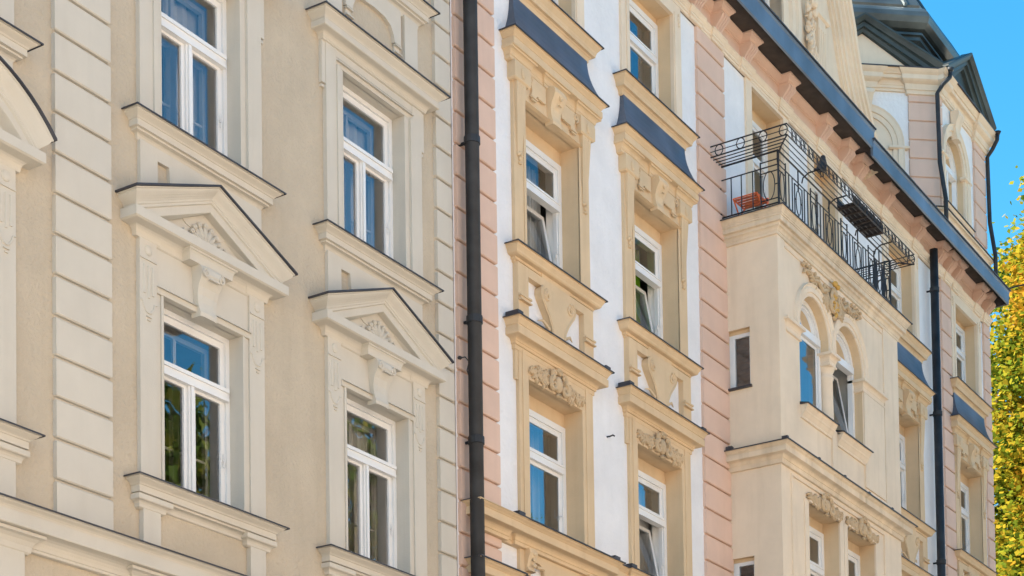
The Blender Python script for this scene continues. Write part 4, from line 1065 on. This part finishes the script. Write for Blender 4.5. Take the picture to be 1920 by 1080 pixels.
tl = MB(); archivolt(tl, CHL/2, .62, sp, 19.3); tl.xform(fm); tf.v, tf.f = tf.v, tf.f
obj("arch_surround", tf, CREAM2, turret); obj("arch_surround", tl, CREAM2, turret)
bl = MB(); ap3 = [(CHL/2-.62, 19.2)] + arch_pts(CHL/2, .62, sp) + [(CHL/2+.62, 19.2)]; bl.add([fm((x, -.02, z)) for x, z in ap3], [tuple(range(len(ap3)))]); obj("blind_niche", bl, CREAM2, turret)
quoins(tx0, tx0+.17, 20.05, 22.5, .405, 20.26, turret, PINK); quoins(tx1-.76, tx1+.0, 20.05, 22.5, .405, 20.26, turret, PINK)
q = MB(); q.box(CHL-.62, CHL-.005, -.022, .02, 18.8, 22.5)
k = 0
while 18.64+.405*k < 22.4:
    a, b = 18.64+.405*k+.013, min(18.64+.405*(k+1)-.013, 22.5); q.hood(CHL-.60, CHL-.05, a, [(.038, 0), (.05, .012), (.05, b-a-.012), (.038, b-a)], 0, .01); k += 1
q.xform(fm); obj("quoin_pilaster", q, PINK, turret)
# entablature and base mouldings run round the plan
def ring_run(mb, prof, z, idx):
    rows = []
    for p, h in prof:
        row = []
        for i in idx:
            a, b, c_ = plan[(i-1) % 8], plan[i], plan[(i+1) % 8]
            d1 = Vector((b[0]-a[0], b[1]-a[1])).normalized(); d2 = Vector((c_[0]-b[0], c_[1]-b[1])).normalized()
            n1 = Vector((d1.y, -d1.x)); n2 = Vector((d2.y, -d2.x)); bis = (n1+n2).normalized(); k_ = p/max(.3, bis.dot(n1))
            row.append((b[0]+bis.x*k_, b[1]+bis.y*k_, z+h))
        rows.append(row)
    mb.strip(rows, close=True)
en = MB(); ring_run(en, [(.0, 0), (.04, .005), (.04, .06), (.06, .065), (.06, .12)] + curve(.07, .125, .11, .22, 'cavetto', 4) + [(.16, .225), (.17, .235), (.17, .30), (.19, .305)] + curve(.2, .31, .25, .385, 'cyma', 5) + [(.26, .39), (.26, .405), (-.3, .42)], 22.5, range(8))
def capital(mb, x0, x1): mb.hood(x0, x1, 22.44, [(.05, 0), (.08, .01), (.09, .08), (.11, .09), (.13, .2), (.19, .24), (.22, .27), (.22, .36), (.26, .40), (.30, .455), (0, .47)])
capital(en, tx0+.02, tx0+.2); capital(en, tx1-.74, tx1-.02)
cp = MB(); capital(cp, CHL-.62, CHL-.03); capital(cp, CHL/2-.16, CHL/2+.16); cp.xform(fm); en.add(cp.v, cp.f)
eo = obj("entablature", en, CREAM2, turret)
dm = MB(); ring_run(dm, [(.24, .408), (.30, .40), (.30, .425), (-.3, .46)], 22.5, range(8)); obj("sheet_cover", dm, COVER, eo)
bs = MB(); ring_run(bs, [(.0, -.5), (.05, -.49), (.05, -.14), (.07, -.13)] + curve(.08, -.12, .13, -.05, 'cavetto', 4) + [(.16, -.045), (.16, -.005), (-.1, .01)], 20.0, range(8))
bs.run(fc[0]-fc[1]-.2, fc[0]+fc[1]+.3, 20.2, [(.0, -.2), (.05, -.19), (.05, -.1), (.12, -.05), (.14, -.01), (.14, 0), (-.3, .02)]); bo = obj("base_moulding", bs, CREAM2, turret)
c = MB(); c.run(fc[0]-fc[1]-.22, fc[0]+fc[1]+.32, 20.204, [(.12, 0), (.165, -.01), (.165, .006), (-.3, .04)]); ring_run(c, [(.15, 0), (.185, -.01), (.185, .006), (0, .03)], 20.004, range(8)); obj("sheet_cover", c, COVER, bo)
m = MB(); y = .13; r_ = fc[1]
rows = [[(x, y, z) for x, z in arch_pts(fc[0], r_, sp)], [(x, y, z) for x, z in arch_pts(fc[0], r_-.09, sp)], [(x, y+.08, z) for x, z in arch_pts(fc[0], r_-.09, sp)]]; m.strip(rows)
m.box(fc[0]-r_, fc[0]-r_+.09, y, y+.08, sb, sp); m.box(fc[0]+r_-.09, fc[0]+r_, y, y+.08, sb, sp); m.box(fc[0]-r_+.09, fc[0]+r_-.09, y, y+.08, sb, sb+.09); m.box(fc[0]-r_+.05, fc[0]+r_-.05, y-.02, y+.078, sp-.07, sp+.05); m.box(fc[0]-.03, fc[0]+.03, y-.004, y+.075, sb+.09, sp-.07)
wn = obj("window", m, FRAME, pink)
p = MB(); ap4 = [(fc[0]-r_+.07, sb+.07)] + arch_pts(fc[0], r_-.07, sp) + [(fc[0]+r_-.07, sb+.07)]; p.add([(x, y+.045, z) for x, z in ap4], [tuple(range(len(ap4)))]); obj("pane", p, GLASS, wn)
r = MB(); room_box(r, fc[0]-.75, fc[0]+.9, sb-.3, 22.2, y+.085, y+1.3); obj("room", r, ROOM, wn)
c = MB(); drape(c, fc[0]+.3, fc[0]+.58, sb, 21.6, y+.3, .03, 6); obj("curtain", c, CURT, wn)
# turret gables over the faces, then the dome
def turret_gable(xc, half, zbase, rise, depth, mp=None):
    rf = MB(); pm = .3
    path = [(xc-half-pm, zbase+.10), (xc, zbase+rise), (xc+half+pm, zbase+.10)]
    prof = [(.04, -.30), (.10, -.29), (.12, -.22), (.18, -.21), (.19, -.12), (.24, -.11), (.30, -.02), (.30, .02), (.06, .05)]
    rf.rake(path, xc, half, pm, prof, 0.0, .3)
    a, b, c_ = path
    rf.add([(a[0], -.28, a[1]+.03), (b[0], -.28, b[1]+.03), (c_[0], -.28, c_[1]+.03), (a[0], depth, a[1]+.03), (b[0], depth, b[1]+.03), (c_[0], depth, c_[1]+.03)], [(0, 1, 4, 3), (1, 2, 5, 4)])
    tp = MB(); tp.add([(xc-half-.1, -.03, zbase), (xc+half+.1, -.03, zbase), (xc, -.03, zbase+rise-.16)], [(0, 1, 2)])
    if mp: rf.xform(mp); tp.xform(mp)
    g_ = obj("turret_gable", rf, LEAD, pink); obj("tympanum", tp, CREAM2 if mp else LEAD, g_)
turret_gable(39.43, 1.3, 22.93, 1.08, 3.0)
turret_gable(CHL/2, 1.38, 22.93, 1.08, 3.0, fm)
gl = plan
rad = 3.75
def octo(prof):
    mb = MB(); rows = []
    for k, h in prof:
        rows.append([(TC[0]+(p[0]-TC[0])*k, TC[1]+(p[1]-TC[1])*k, h) for p in plan])
    mb.strip(rows, close=True); return mb
DP = [(.86, 22.9), (.86, 23.82), (.88, 23.83), (.90, 23.88), (.90, 23.96), (.915, 23.97), (.915, 24.02), (.895, 24.03), (.93, 24.07), (.955, 24.16), (.965, 24.28), (.955, 24.40), (.935, 24.50), (.90, 24.60), (.905, 24.64), (.87, 24.90), (.81, 25.30), (.72, 25.85), (.60, 26.45), (.45, 27.0), (.30, 27.35), (.24, 27.8), (.22, 28.6), (.30, 28.7), (.2, 29.2), (.05, 29.7)]
dome = obj("dome", octo(DP), DOME, pink)
rb = MB()
for i_, p in enumerate(plan):
    for q_ in (plan[i_-1], plan[(i_+1) % 8]):
        e_ = Vector((q_[0]-p[0], q_[1]-p[1])).normalized()*.33
        rb.tube([(TC[0]+(p[0]+e_.x-TC[0])*k+e_.x*(1-k)*.6, TC[1]+(p[1]+e_.y-TC[1])*k+e_.y*(1-k)*.6, h+.01) for k, h in DP[13:20]], .05, 6)
obj("dome_rib", rb, DOME, dome)
fl = MB(); fl.lathe((TC[0], TC[1], 29.5), [(.7, 0), (.5, .3), (.2, .5), (.3, .8), (.1, 1.1), (.03, 2.2)], 12); obj("finial", fl, DOME, dome)
# turret downpipes with swan necks
for (px, py, side) in ((tx0-.24, -.09, 0), (tx1+.05, -.08, 1)):
    dx = .16 if side == 0 else .02
    p = MB(); p.tube([(px+dx, py-.24, 22.86), (px+dx, py-.23, 22.75), (px, py-.12, 22.55), (px, py, 22.4), (px, py-.02, 20.9), (px, py-.13, 20.1), (px, py-.13, 19.2)], .046, 10)
    p.tube([(px+dx, py-.24, 22.86), (px+dx, py-.24, 22.93)], [.048, .085], 10); obj("turret_downpipe", p, PIPE, turret, smooth=True)

# ------------------------------------------------------------------ trees
def tree(base, h, trunk_r, lobes, nleaf, size, lm, label, seed, name="street_tree", group=None):
    rnd = random.Random(seed)
    t = empty(name, base, label, "tree", group)
    b = MB(); x, y, z = base
    path = [(x, y, z), (x+.1, y, z+h*.2), (x-.1, y+.15, z+h*.45), (x, y, z+h*.8)]
    b.tube(path, [trunk_r, trunk_r*.8, trunk_r*.55, trunk_r*.12], 10)
    for lx, ly, lz, rx, rz in lobes:
        b.tube([(x, y, max(z+h*.15, lz-rx*1.5)), (x+(lx-x)*.5, y+(ly-y)*.5, lz-rx*.5), (lx, ly, lz+rz*.3)], [trunk_r*.35, trunk_r*.22, .03], 6)
        for q in range(8):
            a = rnd.uniform(0, 2*pi); e = rnd.uniform(-.3, 1)
            b.tube([(lx, ly, lz-rz*.2), (lx+rx*.5*cos(a), ly+rx*.5*sin(a), lz+rz*.35*e), (lx+rx*.9*cos(a), ly+rx*.9*sin(a), lz+rz*.7*e)], [.06, .04, .012], 4)
    obj("trunk", b, BARK, t)
    c = MB()
    vol = [(l[3]**2*l[4])**.78 for l in lobes]; tot = sum(vol)
    for l, v in zip(lobes, vol):
        nl = int(nleaf*v/tot); lx, ly, lz, rx, rz = l
        tw_ = max(12, nl//38)
        for _ in range(tw_):
            while True:
                u = [rnd.uniform(-1, 1) for _ in range(3)]; d = sqrt(sum(q*q for q in u))
                if .35 < d < 1: break
            k = d**-.35
            wob = 1 + .16*sin(u[0]*7+seed)*cos(u[2]*6+u[1]*5)
            cx_, cy_, cz_ = lx+u[0]*rx*k*wob*.92, ly+u[1]*rx*k*wob*.92, lz+u[2]*rz*k*wob*.92
            for _q in range(38):
                px = cx_+rnd.triangular(-.75, .75, 0); py = cy_+rnd.triangular(-.75, .75, 0); pz = cz_+rnd.triangular(-.6, .6, 0)
                s_ = size*rnd.uniform(.6, 1.25)
                a = Vector((rnd.gauss(0, 1), rnd.gauss(0, 1), rnd.gauss(0, .6))).normalized(); n_ = Vector((rnd.gauss(0, .7), rnd.gauss(0, .7), 1)).normalized(); bb = n_.cross(a)
                if bb.length < .1: continue
                bb.normalize(); P = Vector((px, py, pz))
                c.add([P-a*s_*.5, P+bb*s_*.42-a*s_*.08, P+a*s_*.6, P-bb*s_*.42-a*s_*.08], [(0, 1, 2, 3)])
    obj("crown", c, lm, t)
tree((52.5, .2, 0), 27, .45, [(52.5, .4, 14, 4.4, 4.8), (52.3, 2.2, 17.6, 2.5, 2.6), (52.5, .2, 19, 4.0, 4), (52.3, 2.1, 21.3, 2.3, 2.2), (52.4, 0, 22.8, 3.3, 2.9), (52.3, 1.6, 24.1, 1.9, 1.7), (52.5, .25, 25.7, 2.2, 2.0)], 125000, .165, AUTUMN,
     "tall yellow leaved autumn tree beyond the turret end of the pink house", 11, "autumn_tree")
tree((33.0, -17.5, 0), 19, .35, [(33.0, -17.5, 12.5, 4.0, 4.6), (31.4, -17, 15.6, 2.6, 2.6), (34.8, -17.8, 16.4, 2.6, 2.4)], 9000, .34, GREEN, "green leafy tree on the far pavement, mirrored in the left lower windows", 21)
tree((43.0, -17.5, 0), 23, .35, [(43.0, -17.5, 13, 4.6, 5.0), (41.0, -17.2, 18.0, 3.0, 3.4), (45.0, -17.6, 18.4, 3.2, 3.4), (42.6, -17.6, 20.4, 2.6, 2.2)], 11000, .34, GREEN, "taller green and yellow tree on the far pavement, mirrored in the second lower window", 22)
c = MB(); c.tube([(41.0, 5.0, 19.0), (45, 3.3, 20.9), (48, 1.45, 22.3), (52.5, -1.2, 24.2), (60, -6, 27)], .022, 5)
tag(obj("overhead_cable", c, PIPE), "thin dark cable strung in front of the autumn tree", "cable")

# ------------------------------------------------------------------ the other side of the street (outside the frame, walls toned to bounce warm light)
def opposite(x0, x1, h, m, label):
    t = empty("street_house", ((x0+x1)/2, -28, 0), label, "building", "houses across the street")
    wl = MB(); hs = []
    n = int((x1-x0)/3.2)
    for i in range(n):
        cx = x0 + (i+.5)*(x1-x0)/n
        for k in range(int((h-2)/3.6)): hs.append((cx-.6, cx+.6, 1.6+3.6*k, 3.6+3.6*k))
    wall_with_holes(wl, x0, x1, 0, h, hs, -22)
    wl.quad((x0, -36, 0), (x0, -22, 0), (x0, -22, h), (x0, -36, h)); wl.quad((x1, -36, 0), (x1, -22, 0), (x1, -22, h), (x1, -36, h)); wl.quad((x0, -36, 0), (x1, -36, 0), (x1, -36, h), (x0, -36, h))
    obj("wall", wl, m, t)
    g_ = MB()
    for a, b, c_, d in hs: g_.box(a, b, -22.25, -22.2, c_, d)
    obj("window", g_, DARK, t)
    r = MB(); r.prism_x([(-21.6, h), (-30, h+3.2), (-36.4, h)], x0, x1); obj("roof", r, TILE, t)
opposite(-30, -2, 17.5, OPP2, "grey plaster house on the far side of the street")
opposite(-2, 26, 18, OPP, "ochre plaster house on the far side of the street")
opposite(26, 54, 17, OPP2, "pale plaster house on the far side of the street behind the leafy trees")
opposite(54, 90, 18, OPP, "ochre plaster house at the far end of the opposite street side")
